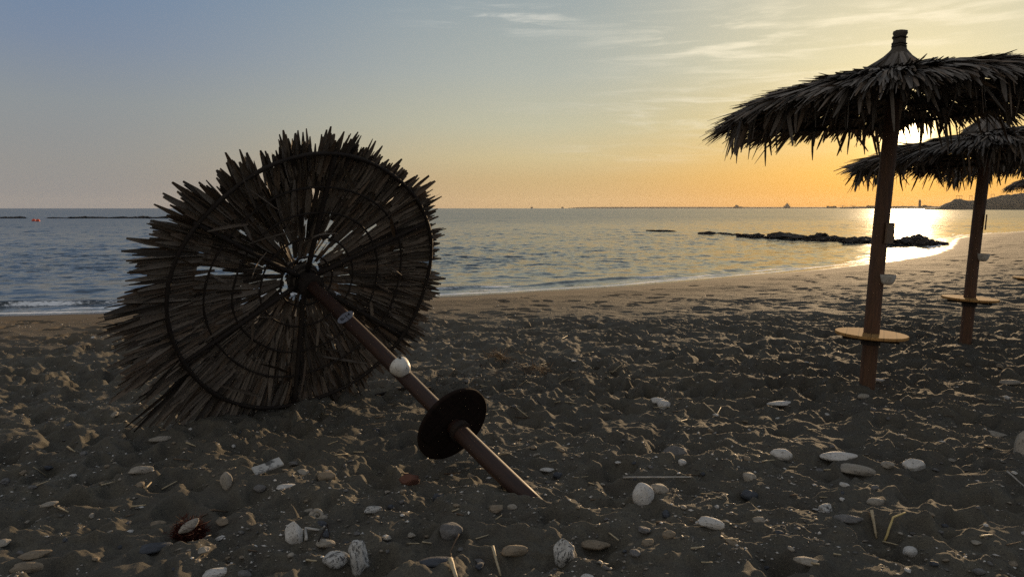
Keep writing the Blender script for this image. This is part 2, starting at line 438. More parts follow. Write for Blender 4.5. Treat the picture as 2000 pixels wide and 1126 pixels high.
# ------------------------------------------------------------------ materials of things
def leaf_material(name, dark, light, warm):
    m, t, p = new_mat(name)
    g = t.add('ShaderNodeNewGeometry')
    ri = g.outputs['Random Per Island']
    n = noise(t, 60, 3, .6, obj_coord(t)).outputs[0]
    c = t.mix(ri, dark, light)
    c = t.mix(t.math('MULTIPLY', t.smooth(t.math('FRACT', t.math('MULTIPLY', ri, 7.31)), .6, 1), .7), c, warm)
    c = t.mix(t.math('MULTIPLY', t.smooth(n, .4, .7), .35), c, dark)
    t.l.new(c, p.inputs['Base Color']); p.inputs['Roughness'].default_value = .75; p.inputs['Specular IOR Level'].default_value = .25
    return m
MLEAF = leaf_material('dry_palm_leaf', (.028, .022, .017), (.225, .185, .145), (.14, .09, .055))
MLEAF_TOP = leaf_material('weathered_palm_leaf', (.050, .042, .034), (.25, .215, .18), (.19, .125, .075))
MPOLE = simple('stained_wood', (.042, .017, .009), (.022, .010, .007), .6, 10, (7, 7, .7), .5, .002, .45)
MPOLE2 = simple('flare_tinted_pole_wood', (.125, .062, .032), (.070, .036, .020), .6, 10, (7, 7, .7), .5, .002, .35)  # standing poles: sunlit, flared look put into a lighter, warmer wood colour
MRIB = simple('dark_rib_wood', (.030, .022, .016), (.016, .012, .010), .8, 20, (4, 4, 4), .3)
MIRON = simple('dark_iron', (.022, .018, .016), (.035, .022, .015), .6, 30, bump=.3)
MBOWL = simple('ashtray_plastic', (.58, .56, .50), (.40, .37, .32), .5, 22, bump=.05)
MBOWL_OLD, t, p = new_mat('scratched_ashtray_plastic')
co = obj_coord(t); n1 = noise(t, 26, 5, .7, co, 1.5).outputs[0]; n2 = noise(t, 9, 3, .6, co).outputs[0]
c = t.mix(t.smooth(n2, .35, .7), (.66, .64, .58), (.48, .45, .39)); c = t.mix(t.math('MULTIPLY', t.smooth(n1, .56, .64), .8), c, (.10, .09, .08))
t.l.new(c, p.inputs['Base Color']); p.inputs['Roughness'].default_value = .5
MPLATE = simple('plate_plastic', (.17, .18, .215), (.13, .14, .17), .5, 30, bump=.05)
MINK = simple('plate_ink', (.015, .015, .02), (.02, .02, .025), .6, 30, bump=0)
MBOARD = simple('sign_board', (.20, .13, .08), (.15, .10, .06), .6, 20, bump=.1)
MWHITE = simple('white_label', (.75, .75, .74), (.6, .6, .6), .5, 30, bump=0)
MSTAIN = simple('black_soot', (.03, .028, .025), (.05, .045, .04), .8, 30, bump=0)
def table_material(name, a, b, c2):
    m, t, p = new_mat(name)
    co = obj_coord(t)
    x = t.add('ShaderNodeSeparateXYZ', {0: co}).outputs[0]
    pl = t.math('FLOOR', t.math('DIVIDE', x, .095))
    fr = t.math('FRACT', t.math('DIVIDE', x, .095))
    wn = t.add('ShaderNodeTexWhiteNoise', {'Vector': t.add('ShaderNodeCombineXYZ', {0: pl, 1: 1.7, 2: .3}).outputs[0]}).outputs[0]
    gr = noise(t, 1, 6, .6, t.add('ShaderNodeMapping', {'Vector': co, 'Scale': (60, 5, 20)}).outputs[0]).outputs[0]
    cc = t.mix(wn, a, b); cc = t.mix(t.math('MULTIPLY', t.smooth(gr, .4, .7), .6), cc, c2)
    gap = t.smooth(t.math('ABSOLUTE', t.math('SUBTRACT', fr, .5)), .47, .495)
    cc = t.mix(gap, cc, (.02, .015, .01))
    t.l.new(cc, p.inputs['Base Color']); p.inputs['Roughness'].default_value = .9; p.inputs['Specular IOR Level'].default_value = .06
    h = t.math('SUBTRACT', t.math('MULTIPLY', gr, .3), gap)
    t.l.new(t.add('ShaderNodeBump', {'Strength': .5, 'Distance': .002, 'Height': h}).outputs[0], p.inputs['Normal'])
    return m
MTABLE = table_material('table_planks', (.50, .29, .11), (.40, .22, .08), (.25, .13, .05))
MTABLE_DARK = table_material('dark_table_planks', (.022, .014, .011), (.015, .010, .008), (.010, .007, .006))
MLASH = simple('lashing', (.10, .085, .065), (.05, .04, .03), .85, 60, bump=.6)

# ------------------------------------------------------------------ thatched parasol
def strips(base, dirv, nrm, length, width, bend, twist, sag=None):
    """N leaflets as tapered, bent, folded strips; all arrays are per leaflet."""
    N = len(base); S = 4
    side = np.cross(dirv, nrm); side /= np.linalg.norm(side, axis=1, keepdims=True)
    c, s = np.cos(twist)[:, None], np.sin(twist)[:, None]
    sd_ = side*c+nrm*s; nn_ = nrm*c-side*s
    wp = np.array([.6, 1.0, .9, .30]); tt = np.array([0, .35, .72, 1.0])
    V = np.zeros((N, S, 3, 3), np.float32)
    for k in range(S):
        q = tt[k]; pc = base+dirv*(length*q)[:, None]-nrm*(bend*length*q*q)[:, None]
        if sag is not None: pc = pc+sag*(length*q*q)[:, None]
        hw = (width*.5*wp[k])[:, None]
        V[:, k, 0] = pc-sd_*hw; V[:, k, 1] = pc+nn_*hw*.35; V[:, k, 2] = pc+sd_*hw
    idx = np.arange(N)[:, None]*S*3
    F = []
    for k in range(S-1):
        for j in range(2):
            a = k*3+j; F.append(np.stack([idx[:, 0]+a, idx[:, 0]+a+1, idx[:, 0]+a+4, idx[:, 0]+a+3], -1))
    return V.reshape(-1, 3), np.concatenate(F)
def merge(parts):
    Vs, Fs, o = [], [], 0
    for v, f in parts: Vs.append(v); Fs.append(f+o); o += len(v)
    return np.concatenate(Vs), np.concatenate(Fs)
def make_canopy(L, Rr, slope, ext, rows, seed, curve=.0, rim_bend=.25, gaps=(), fringe=0, lift=.02, wide=1.0, stray=0):
    r = np.random.default_rng(seed); parts = []
    ts = math.tan(slope)
    def surf(rad): return L-rad*ts-curve*rad*rad
    for ri, (rb, ln, cov, frw, lf) in enumerate(rows):
        rb *= Rr; ln *= Rr
        nf = max(10, int(2*math.pi*(rb+ln*.5)/frw)); out = ri == 0 or ri == 1
        per = int(cov*frw/(.026*wide))+1
        ph0 = (np.arange(nf)+r.uniform(-.35, .35, nf))/nf*2*np.pi+ri*.37
        fl = r.uniform(.86, 1.1, nf); tw = r.normal(0, .08, nf); lift_f = r.uniform(0, 1, nf)
        PH, LN, BB, WD, AN, LIFT = [], [], [], [], [], []
        for k in range(nf):
            n = max(3, int(per*r.uniform(.75, 1.2)))
            if out:
                for g0, gw in gaps:
                    dlt = (ph0[k]-g0+math.pi) % (2*math.pi)-math.pi
                    if abs(dlt) < gw: n = max(2, n//4); fl[k] *= .72
            s = np.linspace(-1, 1, n)+r.normal(0, .12, n)
            PH.append(ph0[k]+s*frw/(2*max(rb+ln*.3, .12))*.95); AN.append(tw[k]+s*r.uniform(.04, .17)+r.normal(0, .05, n))
            LN.append(fl[k]*(1-.16*s*s)*r.uniform(.74, 1.08, n)); BB.append(r.uniform(-.04, .04, n))
            WD.append(r.uniform(.018, .043, n)*wide); LIFT.append(np.full(n, lift_f[k])+r.uniform(-.2, .2, n))
        PH, LN, BB, WD, AN, LIFT = map(np.concatenate, (PH, LN, BB, WD, AN, LIFT)); N = len(PH)
        e = ext(PH) if (out and callable(ext)) else np.full(N, ext if out and not callable(ext) else 0.0)
        length = (ln*LN) if not out else (Rr-rb+e*(1 if ri == 0 else .82))*LN
        rad0 = rb+BB
        er = np.stack([np.cos(PH), np.sin(PH), np.zeros(N)], 1); et = np.stack([-np.sin(PH), np.cos(PH), np.zeros(N)], 1)
        sl_ = ts+2*curve*rad0
        cs = 1/np.sqrt(1+sl_**2)
        dr = er*cs[:, None]; dr[:, 2] = -sl_*cs
        nm = er*(sl_*cs)[:, None]; nm[:, 2] = cs
        dv = dr*np.cos(AN)[:, None]+et*np.sin(AN)[:, None]
        z0 = surf(rad0)+lf+lift*LIFT+.012
        base = er*rad0[:, None]; base[:, 2] = z0
        bend = r.normal(.02, .05, N)+(rim_bend*r.uniform(.3, 1.3, N) if out else 0)
        parts.append(strips(base, dv, nm, length, WD, bend, r.normal(0, .45, N)))
    if fringe:                                           # withered leaflets hanging from the outer hoops
        cl_ = r.uniform(0, 2*np.pi, max(8, fringe//7)); N = fringe
        PH = cl_[r.integers(0, len(cl_), N)]+r.normal(0, .07, N); rad = Rr*np.where(r.random(N) < .72, 1.0, .78)+r.uniform(-.05, .10, N)
        base = np.stack([np.cos(PH)*rad, np.sin(PH)*rad, surf(rad)+.01], 1)
        dv = np.stack([np.cos(PH)*.25, np.sin(PH)*.25, -np.ones(N)], 1)+r.normal(0, .22, (N, 3)); dv /= np.linalg.norm(dv, axis=1, keepdims=True)
        nm = np.stack([np.cos(PH), np.sin(PH), np.full(N, .2)], 1); nm -= dv*(nm*dv).sum(1, keepdims=True); nm /= np.linalg.norm(nm, axis=1, keepdims=True)
        parts.append(strips(base, dv, nm, r.uniform(.12, .36, N), r.uniform(.018, .036, N), r.normal(0, .1, N), r.normal(0, .9, N)))
    if stray:                                            # loose leaflets out of line under the roof
        N = stray; PH = r.uniform(0, 2*np.pi, N); rad = Rr*r.uniform(.3, .82, N); an = PH+r.normal(0, .75, N)
        base = np.stack([np.cos(PH)*rad, np.sin(PH)*rad, surf(rad)-r.uniform(-.01, .012, N)], 1)
        dv = np.stack([np.cos(an), np.sin(an), -ts-r.uniform(0, .25, N)], 1); dv /= np.linalg.norm(dv, axis=1, keepdims=True)
        nm = np.stack([np.cos(PH)*ts, np.sin(PH)*ts, np.ones(N)], 1); nm -= dv*(nm*dv).sum(1, keepdims=True); nm /= np.linalg.norm(nm, axis=1, keepdims=True)
        parts.append(strips(base, dv, nm, r.uniform(.10, .40, N), r.uniform(.010, .032, N), r.normal(.05, .16, N), r.normal(0, .8, N)))
    return parts, surf
def frame(Zv, toward):
    z = Vector(Zv).normalized(); y = -(Vector(toward)-z*Vector(toward).dot(z)).normalized(); x = y.cross(z)
    return Matrix((x, y, z)).transposed()
def make_parasol(name, label, base, axis, cfg):
    Rm = frame(axis, Vector((0, 0, CAMH))-Vector(base)-Vector(axis).normalized()*cfg.get('look', 1.3)).to_4x4()
    root = empty(name, Matrix.Translation(base) @ Rm)
    tag(root, label, 'beach parasol', 'thatched parasols on the beach')
    L, Rr, sl_ = cfg['L'], cfg['R'], cfg['slope']
    parts, surf = make_canopy(L, Rr, sl_, cfg['ext'], cfg['rows'], cfg['seed'], cfg.get('curve', 0), cfg.get('rim_bend', .2), cfg.get('gaps', ()), cfg.get('fringe', 0), cfg.get('lift', .02), cfg.get('wide', 1.0), cfg.get('stray', 0))
    r = np.random.default_rng(cfg['seed']+5)
    # straggling single leaves
    for (ph, rad, dv, ln) in cfg.get('loose', ()):
        d_ = np.array([dv], float); d_ /= np.linalg.norm(d_); nm = np.cross(d_, [[.3, .8, .2]]); nm /= np.linalg.norm(nm)
        parts.append(strips(np.array([[math.cos(ph)*rad, math.sin(ph)*rad, surf(rad)-.02]]), d_, nm, np.array([ln]), np.array([.03]), np.array([.12]), np.array([.3])))
    V, F = merge(parts)
    TL = Matrix.Translation((0, 0, L)) @ Matrix.Rotation(-cfg.get('tilt', 0), 4, 'Y') @ Matrix.Rotation(cfg.get('nod', 0), 4, 'X') @ Matrix.Translation((0, 0, -L))
    Tn = np.array(TL); V = V@Tn[:3, :3].T+Tn[:3, 3]
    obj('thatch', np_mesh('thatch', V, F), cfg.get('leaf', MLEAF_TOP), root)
    # pole, a little crooked
    bm = bmesh.new(); zs = np.linspace(cfg.get('z0', -.35), L+.05, 14)
    tube(bm, [(.006*math.sin(z*2.1+cfg['seed']), .006*math.cos(z*1.7), z) for z in zs], [cfg['pr']*(1.04-.06*z/L+.015*math.sin(z*5)) for z in zs], 18)
    obj('pole', bm, cfg.get('pmat', MPOLE2), root, True)
    bm = bmesh.new(); lathe(bm, [(.07, L-.15), (.095, L-.14), (.095, L-.09), (.075, L-.08), (.075, L-.03), (.12, L-.02), (.12, L+.02), (.05, L+.03)], 12, jit=.04, seed=3)
    bm.transform(TL); obj('hub', bm, MRIB, root)
    for k in range(6):
        a = cfg.get('rib0', .15)+k*math.pi/3; bm = bmesh.new()
        q = np.linspace(.08, Rr*1.02, 9)
        tube(bm, [(math.cos(a)*x, math.sin(a)*x, surf(x)-.012) for x in q], [.021-.006*i/8 for i in range(9)], 7)
        bm.transform(TL); obj('rib', bm, MRIB, root, True)
    for k, fr in enumerate((1.0, .755, .56, .36, .20)):
        bm = bmesh.new(); n = 96; ra = Rr*fr; th = (.0155, .0085, .008, .0075, .008)[k]
        tube(bm, [(math.cos(2*math.pi*i/n)*ra*(1+.008*math.sin(2*math.pi*i/n*5+k)), math.sin(2*math.pi*i/n)*ra*(1+.008*math.sin(2*math.pi*i/n*5+k)), surf(ra)-(.022 if k == 0 else .010)+.004*math.sin(2*math.pi*i/n*9)) for i in range(n)], [th*(1+.14*math.sin(2*math.pi*i/n*19)) for i in range(n)], 6, closed=True)
        bm.transform(TL); obj('hoop', bm, MRIB, root, True)
    # thatch neck and tied stub above the roof
    bm = bmesh.new(); nk = cfg.get('neck', .43); r0 = cfg.get('neck_r', .30); k_ = r0/.30
    zb = surf(r0)+.04; zt_ = L+nk
    prof = [(r0, zb), (.23*k_, zt_-.335), (.165*k_, zt_-.27), (.105*k_, zt_-.205), (.058, zt_-.150), (.048, zt_-.10), (.046, zt_-.04), (.056, zt_-.024), (.053, zt_-.004), (.025, zt_)]
    lathe(bm, prof, 20, jit=.05, seed=cfg['seed'])
    neck = obj('thatch_neck', bm, MLASH, root, True)
    for q_ in (.125, .105, .055):
        bm = bmesh.new(); tube(bm, [(math.cos(2*math.pi*i/20)*.053, math.sin(2*math.pi*i/20)*.053, zt_-q_+.005*math.sin(i*1.3)) for i in range(20)], .006, 6, closed=True)
        obj('tie', bm, MRIB, neck, True)
    N = cfg.get('nneck', 150); PH = r.uniform(0, 2*np.pi, N); q0 = r.uniform(.06, .085, N)*(1 if cfg.get('nk') else .9)
    bs = np.stack([np.cos(PH)*q0, np.sin(PH)*q0, zt_-.165-q0*.2], 1); rr_ = r.uniform(.15, .29, N)*(1 if cfg.get('nk') else .5)
    en = np.stack([np.cos(PH+r.normal(0, .1, N))*rr_, np.sin(PH+r.normal(0, .1, N))*rr_, np.array([surf(x) for x in rr_])+.09], 1)
    dv = en-bs; ln = np.linalg.norm(dv, axis=1); dv /= ln[:, None]
    nm = np.stack([np.cos(PH), np.sin(PH), np.full(N, .8)], 1); nm -= dv*(nm*dv).sum(1, keepdims=True); nm /= np.linalg.norm(nm, axis=1, keepdims=True)
    Vn, Fn = strips(bs, dv, nm, ln, r.uniform(.02, .04, N), r.uniform(-.22, -.06, N)*.6, r.normal(0, .2, N))
    obj('neck_leaves', np_mesh('neck_leaves', Vn, Fn), cfg.get('leaf', MLEAF_TOP), root)
    # round plank table
    zt, rt = cfg['table'], cfg.get('rt', .285)
    bm = bmesh.new(); lathe(bm, [(rt-.006, zt-.026), (rt, zt-.02), (rt, zt-.004), (rt-.004, zt)], 48)
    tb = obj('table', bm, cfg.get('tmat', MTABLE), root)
    bm = bmesh.new()
    bt = cfg.get('bt', .03)
    box(bm, (0, .10, zt-.026-bt/2), (rt*1.5, .05, bt), bev=.004); box(bm, (0, -.10, zt-.026-bt/2), (rt*1.5, .05, bt), bev=.004)
    obj('batten', bm, cfg.get('tmat', MRIB), tb)
    bm = bmesh.new(); lathe(bm, [(cfg['pr']+.002, zt-.10), (cfg['pr']+.016, zt-.098), (cfg['pr']+.016, zt-.066), (cfg['pr']+.002, zt-.064)], 18)
    obj('collar', bm, MIRON, root)
    # ashtray bowl fixed to the pole
    ba, zb_ = cfg['bowl']; rb = cfg['pr']+.022
    bx_, by_ = math.cos(ba)*rb, math.sin(ba)*rb
    bm = bmesh.new(); lathe(bm, [(.022, zb_-.084), (.040, zb_-.076), (.055, zb_-.052), (.063, zb_-.022), (.066, zb_-.001), (.063, zb_+.003), (.058, zb_-.004), (.050, zb_-.042), (.02, zb_-.066)], 28, bx_, by_)
    bo = obj('ashtray_bowl', bm, cfg.get('bmat', MBOWL), root, True)
    if cfg.get('soot'):
        for (u, v, s) in cfg['soot']:
            bm = bmesh.new(); an = ba+u; rr2 = float(np.interp(-v, [0, .022, .052, .076], [.066, .063, .055, .040]))+.0015
            c_ = Vector((bx_+math.cos(an)*rr2, by_+math.sin(an)*rr2, zb_+v)); n_ = Vector((math.cos(an), math.sin(an), -.25)).normalized()
            bmesh.ops.create_circle(bm, cap_ends=True, segments=9, radius=s, matrix=Matrix.Translation(c_+n_*.0015) @ n_.to_track_quat('Z', 'Y').to_matrix().to_4x4())
            for v_ in bm.verts: v_.co += (lambda q: q-n_*q.dot(n_))(Vector((rnd.uniform(-1, 1), rnd.uniform(-1, 1), rnd.uniform(-1, 1))))*s*.45
            obj('soot_mark', bm, MSTAIN, bo)
    # number plate
    if 'plate' in cfg:
        pa, zp, txt = cfg['plate']; rp = cfg['pr']+.004
        n_ = Vector((math.cos(pa), math.sin(pa), 0)); s_ = Vector((0, 0, 1)).cross(n_)
        M = Matrix((s_, Vector((0, 0, 1)), n_)).transposed().to_4x4(); M.translation = n_*rp+Vector((0, 0, zp))
        bm = bmesh.new(); bmesh.ops.create_cone(bm, cap_ends=True, segments=40, radius1=.5, radius2=.5, depth=.004, matrix=M @ Matrix.Diagonal((.125, .088, 1, 1)))
        pl = obj('number_plate', bm, MPLATE, root)
        if txt:
            cu = bpy.data.curves.new('lettering', 'FONT'); cu.body = txt; cu.size = .041; cu.align_x = 'CENTER'; cu.align_y = 'CENTER'; cu.extrude = .0006; cu.offset = .0008
            tmp = bpy.data.objects.new('lettering', cu); COL.objects.link(tmp); bpy.context.view_layer.update()
            me = bpy.data.meshes.new_from_object(tmp.evaluated_get(bpy.context.evaluated_depsgraph_get())); bpy.data.objects.remove(tmp)
            me.transform(M @ Matrix.Translation((0, 0, .0030))); me.materials.clear()
            obj('lettering', me, MINK, pl)
    if 'board' in cfg:
        pa, zp = cfg['board']; n_ = Vector((math.cos(pa), math.sin(pa), 0))
        M = Matrix((Vector((0, 0, 1)).cross(n_), Vector((0, 0, 1)), n_)).transposed().to_4x4(); M.translation = n_*(cfg['pr']+.012)+Vector((0, 0, zp))
        bm = bmesh.new(); box(bm, (0, 0, 0), (.12, .17, .014), M, .002); obj('sign_board', bm, MBOARD, root)
    if 'sticker' in cfg:
        pa, zp = cfg['sticker']; n_ = Vector((math.cos(pa), math.sin(pa), 0))
        M = Matrix((Vector((0, 0, 1)).cross(n_), Vector((0, 0, 1)), n_)).transposed().to_4x4(); M.translation = n_*(cfg['pr']+.001)+Vector((0, 0, zp))
        bm = bmesh.new(); box(bm, (0, 0, 0), (.016, .075, .003), M); obj('sticker', bm, MWHITE, root)
    return root

ROWS = [  # start radius, length (x ring), coverage, frond width, lift : outermost first, each inner row lies on top
    (.82, .30, 3.6, .20, .000), (.70, .40, 3.4, .22, .018), (.50, .42, 3.3, .18, .022), (.34, .36, 2.5, .15, .034), (.17, .30, 1.5, .12, .044)]
ROWS_TOP = [(.84, .30, 3.2, .20, .000), (.72, .40, 3.0, .22, .03), (.66, .40, 2.2, .22, .05), (.50, .42, 2.6, .18, .05), (.34, .36, 2.4, .15, .06), (.17, .32, 2.2, .12, .07)]

# the fallen one: pole tip in the sand, hub on the sight line of its place in the air
TIP = on_sand(*TIPPX)
r_ = ray(*HUBPX); HUB = Vector(r_*5.62)+Vector((0, 0, CAMH))
AX = HUB-TIP; LF = AX.length; AXn = AX.normalized()
def along(px, py):
    best = min(((project(TIP+AXn*s)[0]-px)**2+(project(TIP+AXn*s)[1]-py)**2, s) for s in np.linspace(0, LF, 800))
    return best[1]
OUT = [(188,650),(212,578),(228,515),(290,455),(320,402),(362,362),(430,326),(443,290),(478,284),(522,270),(560,260),(625,258),(680,268),(735,284),(765,300),(800,338),(836,346),(852,385),(863,430),(877,460),(870,500),(862,540),(866,580),(848,615),(838,660),(808,690),(785,715),(745,745),(690,785),(640,800),(580,815),(520,825),(455,842),(398,870),(335,864),(282,820),(248,788),(220,730),(202,690)]
FRM = frame(AXn, Vector((0, 0, CAMH))-TIP-AXn*1.5); OUTP = []
for px, py in OUT:                                     # meet each sight line with the plane of the rim
    o_ = Vector((0, 0, CAMH)); d_ = Vector(ray(px, py)); pz = LF-1.035*math.tan(R_(7.5))-.06
    q = ((TIP+AXn*pz)-o_).dot(AXn)/d_.dot(AXn); l_ = FRM.transposed() @ (o_+d_*q-TIP)
    OUTP.append((math.atan2(l_.y, l_.x), math.hypot(l_.x, l_.y)))
OUTP.sort(); _pa = np.array([q[0] for q in OUTP]); _pr = np.array([q[1] for q in OUTP])
def ext_fallen(ph):
    return np.clip(np.interp((ph+np.pi) % (2*np.pi)-np.pi, _pa, _pr, period=2*np.pi)-1.035, .04, .6)-.005
def phi_at(px, py):
    d_ = Vector(ray(px, py)); o_ = Vector((0, 0, CAMH)); q = ((TIP+AXn*(LF-.18))-o_).dot(AXn)/d_.dot(AXn)
    l_ = FRM.transposed() @ (o_+d_*q-TIP); return math.atan2(l_.y, l_.x)
print('ext', [(round(math.degrees(a)), round(b-1.035, 2)) for a, b in OUTP])
fallen = make_parasol('fallen_parasol', 'thatched parasol lying toppled on its side with its underside and round table facing the viewer', TIP, AXn, dict(
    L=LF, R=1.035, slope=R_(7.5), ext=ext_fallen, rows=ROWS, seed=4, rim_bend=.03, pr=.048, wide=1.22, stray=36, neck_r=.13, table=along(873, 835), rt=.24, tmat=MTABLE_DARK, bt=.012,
    bowl=(R_(-70), along(782, 730)), plate=(R_(-80), along(676, 634), 'B-14'), sticker=(R_(-72), along(748, 700)), look=1.5,
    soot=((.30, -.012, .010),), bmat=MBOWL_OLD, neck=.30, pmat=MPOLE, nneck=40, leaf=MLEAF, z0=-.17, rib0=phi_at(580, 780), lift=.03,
    gaps=((phi_at(520, 290), .05), (phi_at(770, 335), .045), (phi_at(330, 450), .05), (phi_at(280, 490), .05)),
    loose=((.6, .62, (.15, -.25, -.9), .34), (.45, .7, (.1, -.7, -.6), .28), (2.7, .95, (-.2, -1, -.2), .5), (2.5, .75, (-.1, -1, -.3), .42), (.3, .75, (.2, -.9, -.3), .3), (1.2, .5, (.1, -.6, -.6), .25), (5.8, .8, (.1, -1, -.4), .33), (4.2, .9, (0, -1, -.5), .3), (1.9, .4, (.1, -.5, -.8), .22))))

def standing(name, label, bpx, tpx, cfg):
    B = on_sand(*bpx); T = at_depth(tpx[0], tpx[1], B.y)
    ax = T-B; cfg['L'] = ax.length-cfg.get('neck', .43)
    return make_parasol(name, label, B, ax, cfg)
def ext_std(k):
    return lambda ph: .335+.05*np.sin(ph*3+k)+.04*np.sin(ph*8+2*k)
LOOSE = ((1.0, .5, (.1, .1, .9), .13), (-.4, .9, (-.3, .2, .5), .22), (2.6, 1.1, (.6, .2, .5), .3), (-.2, 1.2, (.4, -.1, .4), .25), (.3, 1.3, (.5, .2, .3), .35))
standing('standing_parasol', 'nearest upright thatched parasol, whose pole hides the edge of the setting sun', (1692, 752), (1759, 60), dict(R=1.19, slope=R_(8), curve=.01, ext=ext_std(.4), rows=ROWS_TOP, seed=21, neck=.40, rim_bend=.17, wide=.78, stray=90, tilt=R_(6.5), pr=.061, table=.455, bowl=(R_(-15), .955), board=(R_(-28), 1.30), fringe=330, loose=LOOSE, lift=.035, nk=1))
standing('standing_parasol', 'second upright thatched parasol, behind the nearest one and partly cut off by its roof', (1885, 666), (1937, 196), dict(R=1.20, slope=R_(7), curve=.0, ext=ext_std(2.1), rows=ROWS_TOP, seed=34, rim_bend=.16, wide=.78, stray=90, tilt=R_(7), pr=.060, table=.50, bowl=(R_(-12), 1.0), board=(R_(0), 1.35), fringe=300, loose=LOOSE[:3], lift=.035, nk=1))
standing('standing_parasol', 'third upright parasol at the edge of view with only its table rim showing', (2013, 598), (2052, 232), dict(R=1.2, slope=R_(8), curve=.01, ext=ext_std(3.3), rows=ROWS_TOP, seed=47, rim_bend=.25, wide=.78, stray=90, tilt=R_(8.5), pr=.06, table=.455, bowl=(R_(-12), .95), fringe=240, lift=.035, nk=1))
standing('standing_parasol', 'farthest small thatched parasol with its roof showing above the headland', (2052, 504), (2068, 312), dict(R=1.2, slope=R_(8), curve=.01, ext=ext_std(5.3), rows=ROWS_TOP, seed=59, rim_bend=.25, wide=.78, stray=90, tilt=R_(8.5), pr=.06, table=.455, bowl=(R_(-12), .95), fringe=200, lift=.035, nk=1))

# ------------------------------------------------------------------ stones
def stone_mesh(seed, flat, lump=.16, sub=4, angular=0, post=0):
    rr = random.Random(seed); bm = bmesh.new(); bmesh.ops.create_icosphere(bm, subdivisions=sub, radius=.5)
    offs = Vector((rr.uniform(0, 50), rr.uniform(0, 50), rr.uniform(0, 50)))
    from mathutils import noise as mn
    cuts = [(Vector((rr.gauss(0, 1), rr.gauss(0, 1), rr.gauss(0, 1))).normalized(), rr.uniform(.30, .44)) for _ in range(angular)]
    for v in bm.verts:
        p0 = v.co.copy(); k = 1+lump*mn.noise(p0*2.1+offs)*2+lump*.4*mn.noise(p0*5+offs)+lump*.12*mn.noise(p0*13+offs)
        v.co = p0*k
        for n_, dd in cuts:
            q = v.co.dot(n_)
            if q > dd: v.co -= n_*(q-dd)*.9
        if post: v.co *= 1+post*(mn.noise(p0*3.6+offs*2)+.8*mn.noise(p0*8+offs)+.5*abs(mn.noise(p0*17+offs)))
        v.co.z *= flat
    me = bpy.data.meshes.new('stone'); bm.to_mesh(me); bm.free()
    me.polygons.foreach_set('use_smooth', np.ones(len(me.polygons), bool)); return me
def stone_mat(name, a, b, speck, amt, sc=9):
    m, t, p = new_mat(name); co = obj_coord(t)
    ri = t.add('ShaderNodeObjectInfo').outputs['Random']
    co2 = t.vmath('ADD', co, t.add('ShaderNodeCombineXYZ', {0: t.math('MULTIPLY', ri, 40), 1: ri, 2: ri}).outputs[0])
    n1 = noise(t, 3, 5, .6, co2).outputs[0]; n2 = noise(t, sc, 5, .7, co2).outputs[0]
    c = t.mix(t.smooth(n1, .3, .7), a, b)
    c = t.mix(t.math('MULTIPLY', t.smooth(n2, .66-amt*.12, .72-amt*.1), .9), c, speck)
    nz = t.add('ShaderNodeSeparateXYZ', {0: t.add('ShaderNodeNewGeometry').outputs['Position']})
    t.l.new(c, p.inputs['Base Color']); p.inputs['Roughness'].default_value = .75; p.inputs['Specular IOR Level'].default_value = .3
    t.l.new(t.add('ShaderNodeBump', {'Strength': .5, 'Distance': .03, 'Height': n2}).outputs[0], p.inputs['Normal'])
    return m
SM = {'white': stone_mat('white_stone', (.66, .64, .60), (.54, .52, .48), (.12, .11, .10), .7), 'spot': stone_mat('spotted_stone', (.58, .57, .54), (.44, .43, .40), (.05, .05, .05), 1.3, 7),
      'pale': stone_mat('pale_stone', (.40, .36, .30), (.30, .27, .22), (.14, .12, .10), .8), 'grey': stone_mat('grey_stone', (.20, .19, .18), (.13, .125, .12), (.07, .065, .06), .8),
      'blue': stone_mat('slate_stone', (.085, .092, .105), (.055, .06, .07), (.14, .14, .14), .3), 'tan': stone_mat('tan_stone', (.30, .24, .17), (.21, .17, .12), (.10, .08, .06), .7),
      'red': stone_mat('red_stone', (.16, .07, .045), (.11, .05, .035), (.07, .04, .03), .5)}
SHAPES = [stone_mesh(s, f, l, 4, a) for s, f, l, a in ((1, .72, .10, 0), (2, .62, .16, 1), (3, .80, .18, 2), (4, .55, .12, 1), (5, .7, .24, 3), (6, .85, .14, 4))]
_sm = {}
def stone(P, size, mat, shape, rot, tilt=(0, 0), sink=.3, name='stone'):
    k = (mat, shape)
    if k not in _sm:
        me = SHAPES[shape].copy(); me.name = 'stone'; me.materials.clear(); me.materials.append(SM[mat]); _sm[k] = me
    o = bpy.data.objects.new(name, _sm[k]); COL.objects.link(o)
    o.scale = size; o.rotation_euler = (tilt[0], tilt[1], rot)
    o.location = (P[0], P[1], P[2]+size[2]*.36*(1-2*sink))
    return o
